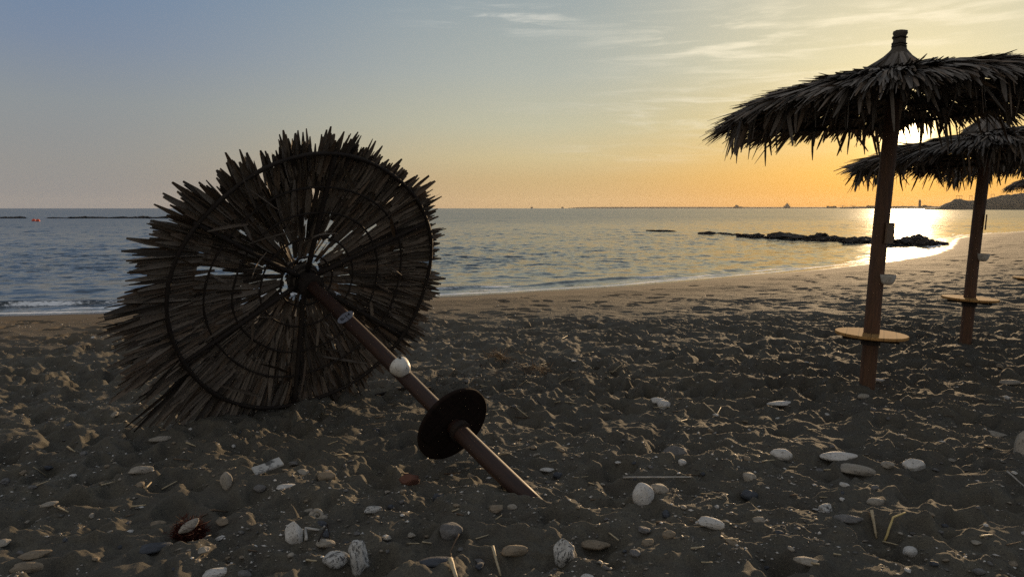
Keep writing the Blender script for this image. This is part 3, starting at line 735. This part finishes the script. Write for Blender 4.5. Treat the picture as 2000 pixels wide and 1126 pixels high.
# px, py (where it meets the sand), width px, height px, material, shape, turn, label
ST = [
 (1256, 992, 44, 50, 'white', 0, .9, 'big clean white egg shaped stone standing up right of the fallen pole tip'),
 (1286, 966, 32, 24, 'pale', 2, .2, 'small angular buff stone touching the big white egg shaped stone'),
 (702, 1114, 40, 60, 'spot', 4, 1.2, 'long white stone pitted with dark holes at the bottom edge below the fallen umbrella'),
 (657, 1126, 46, 34, 'spot', 0, .3, 'round grey speckled stone beside the long pitted white stone'),
 (428, 1124, 54, 20, 'white', 1, .2, 'flat white stone cut by the bottom edge of the photo below the red seaweed'),
 (574, 1062, 36, 40, 'white', 5, 1.0, 'upright white wedge stone with a notched foot left of a bent white stick'),
 (729, 1003, 32, 18, 'spot', 1, .1, 'small flat white stone with dark cracks below the fallen table'),
 (821, 1062, 24, 18, 'white', 2, .4, 'little white stone alone below the fallen pole'),
 (443, 955, 24, 34, 'pale', 0, 1.1, 'cream egg shaped stone standing on end above the red seaweed'),
 (315, 863, 38, 16, 'pale', 3, .2, 'flat pale stone at the left tip of the fallen thatch'),
 (1102, 1100, 42, 44, 'spot', 5, .8, 'white wedge stone with dark chips, pointed down, bottom centre'),
 (1157, 1074, 58, 26, 'tan', 3, -.1, 'long tan stone with crusty top right of the chipped white wedge'),
 (1005, 1084, 46, 26, 'tan', 1, .1, 'sandy tan stone left of the chipped white wedge'),
 (848, 1108, 64, 28, 'blue', 3, .1, 'big dark slate coloured stone half covered in sand, bottom centre'),
 (880, 1048, 40, 30, 'grey', 2, .5, 'grey stone dusted with sand above the dark slate coloured one'),
 (1389, 1030, 46, 26, 'white', 1, -.4, 'oval white stone leaning to the right in the lower right sand'),
 (1638, 901, 56, 26, 'white', 3, -.35, 'long smooth white stone, upper of a pair on the right'),
 (1672, 925, 62, 24, 'pale', 1, -.3, 'sand streaked pale stone, lower of a pair on the right'),
 (1525, 896, 36, 22, 'white', 2, -.3, 'white stone with one grey side left of a pair of long stones'),
 (1785, 917, 40, 24, 'white', 5, .2, 'white stone with a tail of sand behind it, right of a pair of long stones'),
 (1709, 987, 32, 18, 'pale', 0, 0, 'smooth pale oval pebble sitting on clear rippled sand'),
 (1613, 1002, 26, 22, 'spot', 4, .2, 'knobbly pale stone left of the smooth pale oval pebble'),
 (1656, 1020, 46, 20, 'grey', 3, -.3, 'long grey stone half sunk in rippled sand'),
 (1463, 977, 32, 24, 'blue', 0, .1, 'dark blue grey round stone in a hollow of the sand'),
 (1463, 940, 22, 20, 'pale', 2, .3, 'small pale blocky pebble above the dark blue grey stone'),
 (1578, 1104, 44, 22, 'pale', 3, -.3, 'pale striped oval stone at the lower right'),
 (1778, 1085, 28, 22, 'white', 0, .4, 'round white stone poking out of dark sand at the lower right'),
 (1320, 897, 44, 30, 'grey', 5, .2, 'grey block of stone in the shadow right of the fallen table'),
 (1332, 907, 14, 12, 'white', 2, .2, 'tiny white pebble in front of the grey block of stone'),
 (1526, 800, 44, 14, 'white', 3, -.15, 'flat white stone left of the nearest upright pole'),
 (1686, 780, 22, 14, 'pale', 0, .1, 'rounded pebble right in front of the nearest upright pole'),
 (1296, 798, 24, 20, 'white', 2, .4, 'white stone leaning on another in the middle of the sand'),
 (1284, 788, 26, 16, 'white', 1, .2, 'white stone at the back of a leaning pair in the middle of the sand'),
 (1069, 921, 24, 11, 'white', 3, .1, 'small flat white pebble right of the fallen table'),
 (1089, 933, 18, 14, 'blue', 0, .2, 'small dark pebble beside the flat white one near the fallen table'),
 (2000, 905, 40, 62, 'pale', 2, .3, 'large pale stone standing at the right edge of the photo'),
 (296, 1080, 60, 26, 'blue', 3, .3, 'long dark oval stone left of the red seaweed'),
 (55, 1117, 54, 26, 'tan', 1, .2, 'brown rounded stone in the bottom left corner'),
 (68, 1090, 50, 20, 'tan', 3, .2, 'flat tan stone just above the brown one in the bottom left corner'),
 (1146, 1124, 26, 18, 'white', 0, 0, 'white pebble on the bottom edge under the chipped white wedge'),
 (276, 925, 40, 20, 'pale', 1, .4, 'tilted pale stone left of the cream egg shaped stone'),
 (97, 1000, 26, 14, 'pale', 3, .5, 'small pale pebble by itself on the left'),
 (560, 955, 34, 14, 'white', 1, .5, 'flaky white stone below the white plank'),
 (1035, 972, 16, 12, 'grey', 0, 0, 'grey pebble pressed against the tip of the fallen pole'),
 (1000, 995, 18, 12, 'pale', 2, .2, 'pale pebble in front of the tip of the fallen pole'),
 (858, 978, 24, 18, 'blue', 2, .2, 'slate blue pebble below the fallen table'),
 (800, 945, 34, 22, 'red', 5, .2, 'rusty red stone below the fallen table'),
 (638, 938, 32, 20, 'tan', 2, .1, 'tan stone right of the white plank'),
 (1714, 747, 22, 10, 'white', 3, 0, 'pale pebble touching the right foot of the nearest upright pole'),
 (1940, 852, 40, 14, 'pale', 3, -.4, 'slanted pale stone among ripples near the right edge'),
 (1972, 752, 34, 12, 'pale', 1, 0, 'flat pale stone behind the nearest pole toward the right edge'),
 (1760, 855, 20, 9, 'pale', 0, 0, 'small pale oval pebble far right of the nearest pole foot'),
]
PXM = lambda P: (P.y*cp-(P.z-CAMH)*sp)/FPX            # metres per photo pixel at a point
placed = []
for px, py, wpx, hpx, mt, shp, turn, lab in ST:
    P = on_sand(px, py-hpx*.18); k = PXM(P); wd = wpx*k*1.08; hg = hpx*k
    ang_ = (hpx/wpx)
    if ang_ > .95: size = (wd*.92, wd*.7, hg*1.6)
    else: size = (wd*1.05, max(wd*.55, hg*1.1), hg*1.3)
    o = stone(P, size, mt, shp, turn if ang_ < .95 else 0, (rnd.uniform(-.12, .12), rnd.uniform(-.1, .1) if ang_ < .95 else rnd.uniform(-.2, .25)), .27, 'stone')
    tag(o, lab, 'stone'); placed.append((P.x, P.y, wd))
cats = [('white', 'thumb sized whitish pebble lying loose on the dark sand', .12), ('pale', 'thumb sized buff pebble half sunk in the dark sand', .20), ('grey', 'thumb sized grey pebble half sunk in the dark sand', .30), ('blue', 'thumb sized slate dark pebble half sunk in the sand', .12), ('tan', 'thumb sized tan brown pebble half sunk in the sand', .26)]
cnt = 0; tries = 0
while cnt < 240 and tries < 6000:
    tries += 1
    px = rnd.uniform(-20, 2020); py = 640+480*rnd.random()**.75
    if 230 < px < 850 and py < 830: continue
    if py < 760 and rnd.random() < .45: continue
    if px < 1150 and 700 < py < 860 and rnd.random() < .3: continue
    P = on_sand(px, py)
    if any((P.x-a)**2+(P.y-b)**2 < (c*.7+.03)**2 for a, b, c in placed): continue
    q = rnd.random(); acc = 0
    for mt, lab, pr in cats:
        acc += pr
        if q <= acc: break
    s = rnd.choice((.022, .028, .034, .045, .06))*rnd.uniform(.8, 1.25)
    o = stone(P, (s, s*rnd.uniform(.6, .9), s*rnd.uniform(.5, .8)), mt, rnd.randrange(6), rnd.uniform(0, 6.28), (rnd.uniform(-.3, .3), rnd.uniform(-.3, .3)), rnd.uniform(.2, .5), 'pebble')
    tag(o, lab, 'pebble', lab.split(' lying')[0].split(' half')[0].replace('pebble', 'pebbles')+' scattered on the beach'); placed.append((P.x, P.y, s)); cnt += 1
# shell grit and gravel too small to count: one sheet of crumbs
def grit(n, name, label, mat, smin, smax, seed):
    r = np.random.default_rng(seed)
    y = 2.4+12*r.random(n)**1.7; x = r.uniform(-.8, .85, n)*y
    k = fbm(x*.8, y*.8, 3, 77) > -.25; x, y = x[k], y[k]; kk = shore_d(x, y) > 1.5; x, y = x[kk], y[kk]; n = len(x)
    z = ground_z(x, y); s = smin*(smax/smin)**(r.random(n)**1.8)
    ico = np.array([(1,0,0),(-1,0,0),(0,1,0),(0,-1,0),(0,0,1),(0,0,-1)], float); fc = np.array([(0,2,4),(2,1,4),(1,3,4),(3,0,4),(2,0,5),(1,2,5),(3,1,5),(0,3,5)])
    V = ico[None]*(s[:, None, None]*.5)*np.stack([r.uniform(.7, 1.9, n), r.uniform(.6, 1.1, n), r.uniform(.3, .7, n)], 1)[:, None]
    V = V*(1+.25*r.normal(size=V.shape)); a = r.uniform(0, 6.28, n); c, s_ = np.cos(a)[:, None], np.sin(a)[:, None]
    V = np.stack([V[..., 0]*c-V[..., 1]*s_, V[..., 0]*s_+V[..., 1]*c, V[..., 2]], -1)+np.stack([x, y, z+.1*s], 1)[:, None]
    F = fc[None]+(np.arange(n)*6)[:, None, None]
    o = obj(name, np_mesh(name, V, F.reshape(-1, 3), True), mat); tag(o, label, 'gravel', kind='stuff')
m, t, p = new_mat('grit')
ri = t.add('ShaderNodeNewGeometry').outputs['Random Per Island']
t.l.new(t.ramp(ri, [(0, (.07, .068, .065)), (.35, (.15, .14, .12)), (.6, (.24, .20, .15)), (.85, (.34, .31, .27)), (1, (.62, .60, .56))]), p.inputs['Base Color']); p.inputs['Roughness'].default_value = .6
grit(3200, 'shell_flakes', 'white flakes of broken shell on the sand', SM['white'], .005, .026, 8)
grit(42000, 'shell_grit', 'fine gravel and shell crumbs strewn over the sand', m, .004, .024, 5)

# ------------------------------------------------------------------ sticks, reeds, plank, weed
MREED = simple('dry_reed', (.50, .42, .28), (.36, .29, .18), .6, 30, (3, 3, 3), .2)
MGREY = simple('bleached_wood', (.50, .48, .44), (.30, .28, .25), .75, 12, (1, 8, 8), .6, .004)
MTWIG = simple('brown_twig', (.16, .11, .07), (.09, .065, .045), .8, 30, bump=.3)
MSTALK = simple('yellow_stalk', (.62, .50, .22), (.48, .36, .14), .6, 20, bump=.2)
def stick(pts, rad, mat, name, label, cat, group=None, n=7, flat=1):
    """pts: photo pixels with a height above the sand in metres."""
    W = []
    for px, py, h in pts:
        P = on_sand(px, py); W.append(Vector((P.x, P.y, P.z+h+rad*.5)))
    o0 = W[0].copy(); Q = []
    for a, b in zip(W[:-1], W[1:]):
        for i in range(4): Q.append(a.lerp(b, i/4)-o0+Vector((rnd.gauss(0, 1), rnd.gauss(0, 1), rnd.gauss(0, .5)))*rad*.12)
    Q.append(W[-1]-o0); k = len(Q)
    bm = bmesh.new(); tube(bm, Q, [rad*(1-.45*i/k)*(1+.15*math.sin(i*3.1)) for i in range(k)], n)
    o = obj(name, bm, mat, None, True); o.location = o0
    return tag(o, label, cat, group)
stick([(1217, 938, .004), (1280, 936, .012), (1350, 934, .004)], .006, MGREY, 'long_stick', 'long thin grey stick lying level above the big white egg shaped stone', 'stick')
stick([(1966, 926, .02), (2012, 960, .0)], .005, MGREY, 'long_stick', 'thin straight grey stick slanting off the right edge of the photo', 'stick')
stick([(962, 1088, .05), (978, 1126, .0)], .007, MREED, 'broken_reed', 'straight pale reed stuck in the sand on the bottom edge', 'reed')
stick([(880, 1102, .02), (893, 1135, .0)], .011, MREED, 'broken_reed', 'split wide pale reed left of the straight one on the bottom edge', 'reed')
stick([(896, 1062, .05), (880, 1085, .02), (884, 1103, .004)], .004, MTWIG, 'forked_twig', 'thin brown twig rising from the split pale reed', 'twig')
stick([(598, 1060, .01), (597, 1040, .02), (624, 1041, .012)], .008, MGREY, 'bent_stick', 'short bent white stick shaped like a corner', 'stick')
stick([(1728, 1056, .0), (1744, 1030, .05), (1768, 1020, .055)], .006, MSTALK, 'dry_stalk', 'glowing yellow dry stalk bending over in the lower right sand', 'stalk')
stick([(1700, 1030, .03), (1712, 1052, 0)], .008, MREED, 'dry_stalk', 'short white stalk left of the glowing yellow one', 'stalk')
stick([(210, 850, .0), (262, 826, .02)], .004, MTWIG, 'thin_twig', 'thin brown twig lying left of the fallen thatch tip', 'twig')
stick([(1374, 800, .0), (1400, 812, .01), (1408, 800, .02)], .004, MREED, 'thin_twig', 'pale hooked twig in the middle of the right sand', 'twig')
stick([(1192, 729, .0), (1216, 716, .03)], .005, MREED, 'thin_twig', 'pale twig leaning up in the middle distance', 'twig')
stick([(735, 765, .0), (790, 762, .01), (842, 768, .0)], .016, MRIB, 'dark_branch', 'dark branch lying on the sand beside the fallen canopy', 'branch')
stick([(868, 925, .0), (960, 922, .0)], .005, MTWIG, 'thin_twig', 'dark straight twig behind the fallen pole', 'twig')
for k in range(120):
    if k < 50: px, py = rnd.gauss(1010, 140), rnd.gauss(735, 42)
    else: px, py = rnd.uniform(30, 1980), rnd.uniform(780, 1110)
    if px < 860 and py < 830: px += 180
    a = rnd.uniform(-.6, .6); ln = rnd.uniform(9, 26)*(1 if py < 800 else 1.3)
    lab = 'short scrap of dry straw lying on the sand'
    stick([(px, py, .006), (px+ln*math.cos(a), py-ln*math.sin(a)*.5, rnd.uniform(.0, .025))], rnd.uniform(.003, .006), rnd.choice((MREED, MREED, MTWIG)), 'straw', lab if True else '', 'straw', 'scraps of straw scattered on the sand', 5)
# bleached plank
P0, P1 = on_sand(494, 922), on_sand(552, 910); zz = max(P0.z, P1.z); P0, P1 = on_plane(494, 922, zz), on_plane(552, 910, zz); k = (P1-P0).length
bm = bmesh.new(); box(bm, (0, 0, 0), (k, .075, .014), None, .003)
bmesh.ops.subdivide_edges(bm, edges=bm.edges[:], cuts=3, use_grid_fill=True)
for v in bm.verts:
    v.co.y += .012*math.sin(v.co.x*19)+(.02*abs(v.co.x)/k if v.co.y > 0 else 0)*rnd.random(); v.co.z += .004*math.sin(v.co.x*9)
o = obj('driftwood_plank', bm, SM['spot']); o.location = (P0+P1)/2+Vector((0, 0, .016)); o.rotation_euler = (R_(14), R_(-3), math.atan2(P1.y-P0.y, P1.x-P0.x))
tag(o, 'short splintered whitish plank with dark stains below the fallen thatch', 'plank')
# dark red seaweed heap and the stone caught in it
def fuzz(px, py, wpx, hpx, n, mat, name, label, cat, seed, th=.005, ln=(.04, .10)):
    r = np.random.default_rng(seed); P = on_sand(px, py); k = PXM(P); rx, rz = wpx*k/2, hpx*k*.5
    q = r.normal(0, .45, (n, 3)); q[:, 2] = np.abs(q[:, 2])
    base = q*np.array([rx, rx*.8, rz]); dv = r.normal(0, 1, (n, 3)); dv[:, 2] *= .6; dv /= np.linalg.norm(dv, axis=1, keepdims=True)
    nm = np.cross(dv, r.normal(0, 1, (n, 3))); nm /= np.linalg.norm(nm, axis=1, keepdims=True)
    Vv, Ff = strips(base, dv, nm, r.uniform(*ln, n), np.full(n, th), r.normal(0, .5, n), r.normal(0, 1, n))
    o = obj(name, np_mesh(name, Vv, Ff), mat); o.location = P; return tag(o, label, cat)
MWEED = leaf_material('red_seaweed', (.030, .008, .005), (.085, .022, .012), (.12, .03, .015))
fuzz(370, 1046, 50, 46, 3000, MWEED, 'seaweed_clump', 'dark red hairy seaweed clump wrapped round a pale stone', 'seaweed', 9, .0035, (.015, .05))
P = on_sand(386, 1046); o = stone(P+Vector((0, -.085, .075)), (.105, .05, .06), 'pale', 0, .5, (0, -.5), .2, 'stone'); tag(o, 'pale pinkish stone caught in the dark red seaweed', 'stone')
MROOT = leaf_material('dry_root', (.10, .07, .045), (.32, .22, .12), (.25, .14, .07))
fuzz(975, 716, 46, 22, 130, MROOT, 'root_tangle', 'small tangle of dry brown roots in the middle of the beach', 'roots', 10, .006, (.05, .14))
fuzz(1050, 722, 60, 12, 90, MROOT, 'root_tangle', 'flat scatter of dry roots right of the small root tangle', 'roots', 12, .006, (.05, .12))
# dark wrack strewn over the middle of the beach
r = np.random.default_rng(31); n = 1500; C0 = on_sand(985, 742)
x = C0.x+r.normal(0, .75, n); y = C0.y+r.normal(0, .42, n)+.12*np.sin(x*4); z = ground_z(x, y)+.004
dv = r.normal(0, 1, (n, 3)); dv[:, 2] = r.normal(0, .18, n); dv /= np.linalg.norm(dv, axis=1, keepdims=True); nm = np.cross(dv, np.cross(np.array([[0, 0, 1.]]), dv)); nm /= np.linalg.norm(nm, axis=1, keepdims=True)
Vv, Ff = strips(np.stack([x, y, z], 1), dv, nm, r.uniform(.02, .085, n), r.uniform(.003, .010, n), r.normal(0, .25, n), r.normal(0, .5, n))
MWRACK = leaf_material('dark_wrack', (.018, .014, .011), (.075, .055, .035), (.16, .11, .06))
tag(obj('beach_wrack', np_mesh('beach_wrack', Vv, Ff), MWRACK), 'dark strands of dried weed strewn over the middle of the beach', 'seaweed', kind='stuff')
# snail shell
P = on_sand(622, 1012); k = PXM(P)
bm = bmesh.new(); sp_ = [(math.cos(a)*(.006+.0028*a)*.9, math.sin(a)*(.006+.0028*a)*.9, .010-.0004*a) for a in np.linspace(0, 12.5, 60)]
tube(bm, sp_, [.003+.0011*a for a in np.linspace(0, 12.5, 60)], 10)
o = obj('snail_shell', bm, SM['pale'], None, True); o.location = P+Vector((0, -.02, .032)); o.rotation_euler = (R_(55), 0, .2); tag(o, 'coiled cream snail shell left of the small cracked white stone', 'shell')
# strap wrapped shell right of the bent stick
P = on_sand(636, 1066); o = stone(P, (.085, .06, .06), 'pale', 1, .4, (0, .2), .15, 'stone'); tag(o, 'pale rounded stone with a dark strand across it beside the bent white stick', 'stone')
stick([(622, 1070, .03), (634, 1060, .062), (640, 1048, .062), (646, 1066, .02)], .004, MRIB, 'weed_strand', 'dark strand of weed draped over a pale rounded stone', 'seaweed')

# ------------------------------------------------------------------ breakwaters
MROCK = simple('wet_rock', (.060, .050, .042), (.030, .026, .023), .7, 1.6, bump=.8, bdist=.15)
RK = [stone_mesh(100+s, f, .22, 4, 7, .42) for s, f in enumerate((.62, .75, .6, .7, .8))]
for me in RK: me.materials.append(MROCK)
def rock(px0, px1, top, bot, i, label, group, deep=.8):
    P = on_plane((px0+px1)/2, bot, SEA); k = PXM(P); wd = (px1-px0)*k; hg = (bot-top)*k
    o = bpy.data.objects.new('boulder', RK[i % 5]); COL.objects.link(o)
    o.scale = (wd*1.25, max(wd*deep*.8, hg*1.4), hg*1.6); o.rotation_euler = (0, 0, rnd.uniform(-.3, .3)); o.location = (P.x, P.y+wd*.25, SEA+hg*.12)
    return tag(o, label, 'boulder', group)
for me in RK: me.polygons.foreach_set('use_smooth', np.zeros(len(me.polygons), bool))
gl = 'dark wet boulder in the middle of the low breakwater off the beach'; gg = 'boulders of the breakwater off the beach'
RL = [(1272, 1316, 447, 452, 'low slab awash alone at the seaward end of the near breakwater'), (1371, 1399, 449, 457.5, 'pointed boulder, first of the near breakwater from the open sea'),
 (1400, 1416, 453, 457, gl), (1412, 1431, 452.5, 458.5, gl), (1428, 1442, 455, 459, gl), (1443, 1467, 452.5, 462.5, gl), (1467, 1494, 452, 463.5, gl), (1500, 1548, 450.5, 466, 'broad humped boulder, longest of the near breakwater'), (1536, 1588, 452.5, 468, gl), (1576, 1614, 453.5, 469, gl), (1597, 1608, 450.5, 460, gl), (1608, 1652, 456, 470, gl), (1648, 1692, 460, 475, gl), (1684, 1714, 456.5, 473, gl), (1704, 1745, 459, 474, gl),
 (1738, 1786, 459, 478, gl), (1776, 1815, 450, 475, 'tallest round boulder where the breakwater meets the beach'), (1796, 1826, 463, 479, gl), (1822, 1856, 467.5, 478, 'flat boulder on the sand at the shore end of the breakwater')]
for i, (a, b_, c_, d_, lab) in enumerate(RL): rock(a, b_, c_, d_, i, lab, gg)
gf = 'dark boulder in the far low breakwater left of the fallen parasol'
x = -30
i = 0
while x < 345:
    wd = rnd.uniform(14, 30)
    if not (40 < x+wd*.5 < 98 and True):
        hump = rnd.uniform(3.6, 6.6) if x > 130 or x < 40 else rnd.uniform(2, 3.6)
        rock(x, x+wd*1.25, 426-hump, 426.2, i, gf, 'boulders of the far breakwater', .6)
    x += wd*.85; i += 1
# ------------------------------------------------------------------ buoys and far things
MORANGE = simple('buoy_orange', (.75, .13, .06), (.6, .10, .05), .5, 5, bump=0)
def buoy(px, py, label, wh):
    P = on_plane(px, py, SEA); r0 = empty('mooring_buoy', Matrix.Translation(P)); tag(r0, label, 'buoy')
    bm = bmesh.new(); lathe(bm, [(.05, -.2), (.24, -.1), (.27, .04), (.25, .18), (.13, .28), (.05, .32)], 20); obj('float', bm, MWHITE if wh else MORANGE, r0, True)
    bm = bmesh.new(); lathe(bm, [(.275, .0), (.28, .03), (.28, .08), (.272, .11)], 20); obj('band', bm, MORANGE if not wh else MORANGE, r0, True)
    bm = bmesh.new(); tube(bm, [(.06*math.cos(a), 0, .36+.06*math.sin(a)) for a in np.linspace(0, 6, 12)], .012, 6); obj('ring', bm, MIRON, r0)
buoy(66, 431.6, 'left buoy of an orange pair on the water in front of the far breakwater', False)
buoy(74, 432, 'right buoy of an orange pair on the water in front of the far breakwater', False)
MFAR = simple('far_land', (.10, .085, .07), (.07, .06, .05), .9, .02, bump=0)
MHILL = simple('headland_earth', (.16, .13, .095), (.10, .085, .06), .95, .05, bump=.6, bdist=3)
MSHIP = simple('ship_paint', (.14, .13, .13), (.11, .10, .10), .7, .05, bump=0)
# headland: a low scrubby bluff that ends at the waterline
def land(name, prof, Y, depth, mat, label, cat, rough=.08, seed=1):
    """prof: (px, top py); ridge line at distance Y, falling to the water in front and behind."""
    xs = np.linspace(prof[0][0], prof[-1][0], 160); tp = np.interp(xs, [q[0] for q in prof], [q[1] for q in prof])
    n = len(xs); rows = 15; V = []
    for j in range(rows):
        q = j/(rows-1)*2-1
        for i in range(n):
            top = at_depth(xs[i], tp[i], Y); hgt = max(top.z-SEA, .1)
            f_ = max(0, 1-abs(q)**1.5); nz = 1+rough*float(pn(np.array([xs[i]*.11]), np.array([j*.8]), seed)[0])*(1 if abs(q) > .05 else .8)
            V.append((top.x*(Y+q*depth)/Y, Y+q*depth, SEA-.6+(hgt+.6)*f_**.8*nz))
    i = np.arange(rows-1)[:, None]*n+np.arange(n-1)[None]
    F = np.stack([i, i+1, i+n+1, i+n], -1).reshape(-1, 4)
    return tag(obj(name, np_mesh(name, V, F, True), mat), label, cat, kind='structure')
land('headland', [(1806, 406), (1832, 404.5), (1840, 400), (1850, 396), (1862, 390), (1875, 387.5), (1884, 390), (1892, 391.5), (1905, 391), (1918, 390), (1935, 386), (1950, 383), (1970, 380), (2000, 377), (2060, 372), (2150, 366), (2300, 362)], 900, 40, MHILL, 'low scrubby headland running down to the sea on the right', 'headland', .10)
land('low_shore', [(1640, 404.6), (1660, 403.6), (1700, 403), (1740, 402.5), (1765, 402.4), (1790, 402.6), (1812, 402.0), (1840, 403), (1880, 402)], 3200, 60, MFAR, 'thin flat strip of harbour shore under the tower', 'shore', .2, 2)
land('far_island', [(1110, 406.2), (1130, 404.6), (1180, 404.0), (1300, 403.8), (1420, 404.0), (1560, 404.2), (1700, 404.3)], 5400, 120, MFAR, 'faint long low land on the horizon', 'land', .1, 3)
def far_box(bm, px0, px1, top, bot, Y, dep_=None):
    a = at_depth(px0, bot, Y); b_ = at_depth(px1, top, Y); wd = b_.x-a.x
    box(bm, ((a.x+b_.x)/2, Y, (a.z+b_.z)/2), (wd, dep_ or wd, b_.z-a.z))
def far_thing(name, label, cat, Y, pieces, mat=MSHIP):
    bx = at_depth((pieces[0][1]+pieces[0][2])/2, 405.5, Y); bx.z = SEA
    r0 = empty(name, Matrix.Translation(bx)); tag(r0, label, cat)
    for (nm, a, b_, tp, bt, *dd) in pieces:
        bm = bmesh.new(); far_box(bm, a, b_, tp, bt, Y, dd[0] if dd else None)
        for v in bm.verts:
            v.co -= bx
            if nm == 'hull' and v.co.z < .5*(0+at_depth(a, tp, Y).z): v.co.x *= .86
        obj(nm, bm, mat, r0)
    return r0
far_thing('cargo_ship', 'small cargo ship silhouette with wheelhouse at its left, on the horizon', 'ship', 4200, [('hull', 1433, 1450, 403.3, 407, 12), ('wheelhouse', 1436, 1442, 400.6, 403.3, 8), ('mast', 1438, 1438.8, 399, 400.6)])
far_thing('cargo_ship', 'tall ship silhouette with a stepped tower, right of the smaller cargo ship', 'ship', 4200, [('hull', 1530.5, 1543, 402, 407, 12), ('wheelhouse', 1534, 1541, 399.4, 402, 9), ('bridge', 1535.5, 1539.5, 397.6, 399.4, 6), ('mast', 1537, 1538, 395.5, 397.6)])
sb = far_thing('sailing_boat', 'tiny sailing boat on the horizon left of the ships', 'boat', 3000, [('hull', 1036, 1041.5, 404.4, 406.6, 3), ('mast', 1038.6, 1039, 399, 404.4)])
far_thing('coaster_boat', 'tiny boat on the horizon right of the sailing boat', 'boat', 3600, [('hull', 1096, 1101, 404.6, 406.6, 4), ('cabin', 1098, 1100, 403.6, 404.6, 3)])
far_thing('harbour_tower', 'tall square tower rising from the harbour shore beside the near pole', 'tower', 3150, [('shaft', 1794.4, 1798.4, 391.5, 405), ('cap', 1795, 1797.8, 389.9, 391.5)], MFAR)
far_thing('storage_shed', 'long low harbour shed left of the near pole on the horizon', 'shed', 3150, [('wall', 1694, 1712, 401.6, 405.5, 20), ('vent', 1695, 1696.5, 400.4, 401.6)], MFAR)
far_thing('storage_tank', 'squat storage tank left of two harbour cranes', 'tank', 3150, [('wall', 1615, 1619, 402.4, 406), ('roof', 1615.8, 1618.2, 401.9, 402.4)], MFAR)
far_thing('storage_tank', 'round topped storage tank between the harbour cranes and squat tank', 'tank', 3150, [('wall', 1622, 1632, 403, 406), ('roof', 1628, 1631, 402, 403)], MFAR)
for a, lab in ((1643, 'left harbour crane with a long level jib on the horizon'), (1663, 'right harbour crane with a long level jib on the horizon')):
    far_thing('harbour_crane', lab, 'crane', 3150, [('tower', a+2.4, a+3.4, 401.4, 406), ('jib', a-3, a+8, 400.9, 401.5, 4)], MFAR)
far_thing('harbour_building', 'blocky harbour building right of the tall tower', 'building', 3150, [('wall', 1803, 1810, 401, 405.5), ('roof', 1804, 1808, 400.3, 401)], MFAR)
# steel gantries on the headland
def gantry(px0, px1, top, bot, label, mid=()):
    Y = 905; a = at_depth(px0, bot, Y); r0 = empty('pylon_gantry', Matrix.Translation(a)); tag(r0, label, 'pylon')
    for q in (px0, px1)+tuple(mid):
        bm = bmesh.new(); tube(bm, [at_depth(q, bot+2, Y)-a, at_depth(q, top, Y)-a], .16, 6); obj('post', bm, MIRON, r0)
    bm = bmesh.new(); tube(bm, [at_depth(px0-1, top+.6, Y)-a, at_depth(px1+1, top+.6, Y)-a], .2, 6); obj('crossbeam', bm, MIRON, r0)
gantry(1868, 1879, 382, 389, 'leftmost steel gantry on the crest of the headland', (1873.5,))
gantry(1894, 1898.5, 382, 391, 'narrow steel gantry on the headland left of the second pole')
gantry(1936, 1942, 379, 386, 'steel gantry on the headland right of the second pole')

# ------------------------------------------------------------------ the evening haze over the sea
HAZE_DENSITY = 1.8e-5
bm = bmesh.new(); box(bm, (0, 2600, 39.0), (16000, 7600, 82.0))
m = bpy.data.materials.new('haze'); m.use_nodes = True; t = NT(m.node_tree)
v = t.add('ShaderNodeVolumePrincipled'); v.inputs['Color'].default_value = (.95, .93, .90, 1); v.inputs['Density'].default_value = HAZE_DENSITY; v.inputs['Anisotropy'].default_value = .42
t.l.new(v.outputs[0], t.add('ShaderNodeOutputMaterial').inputs['Volume'])
tag(obj('haze', bm, m), 'thin warm evening haze over the sea', 'haze', kind='stuff')
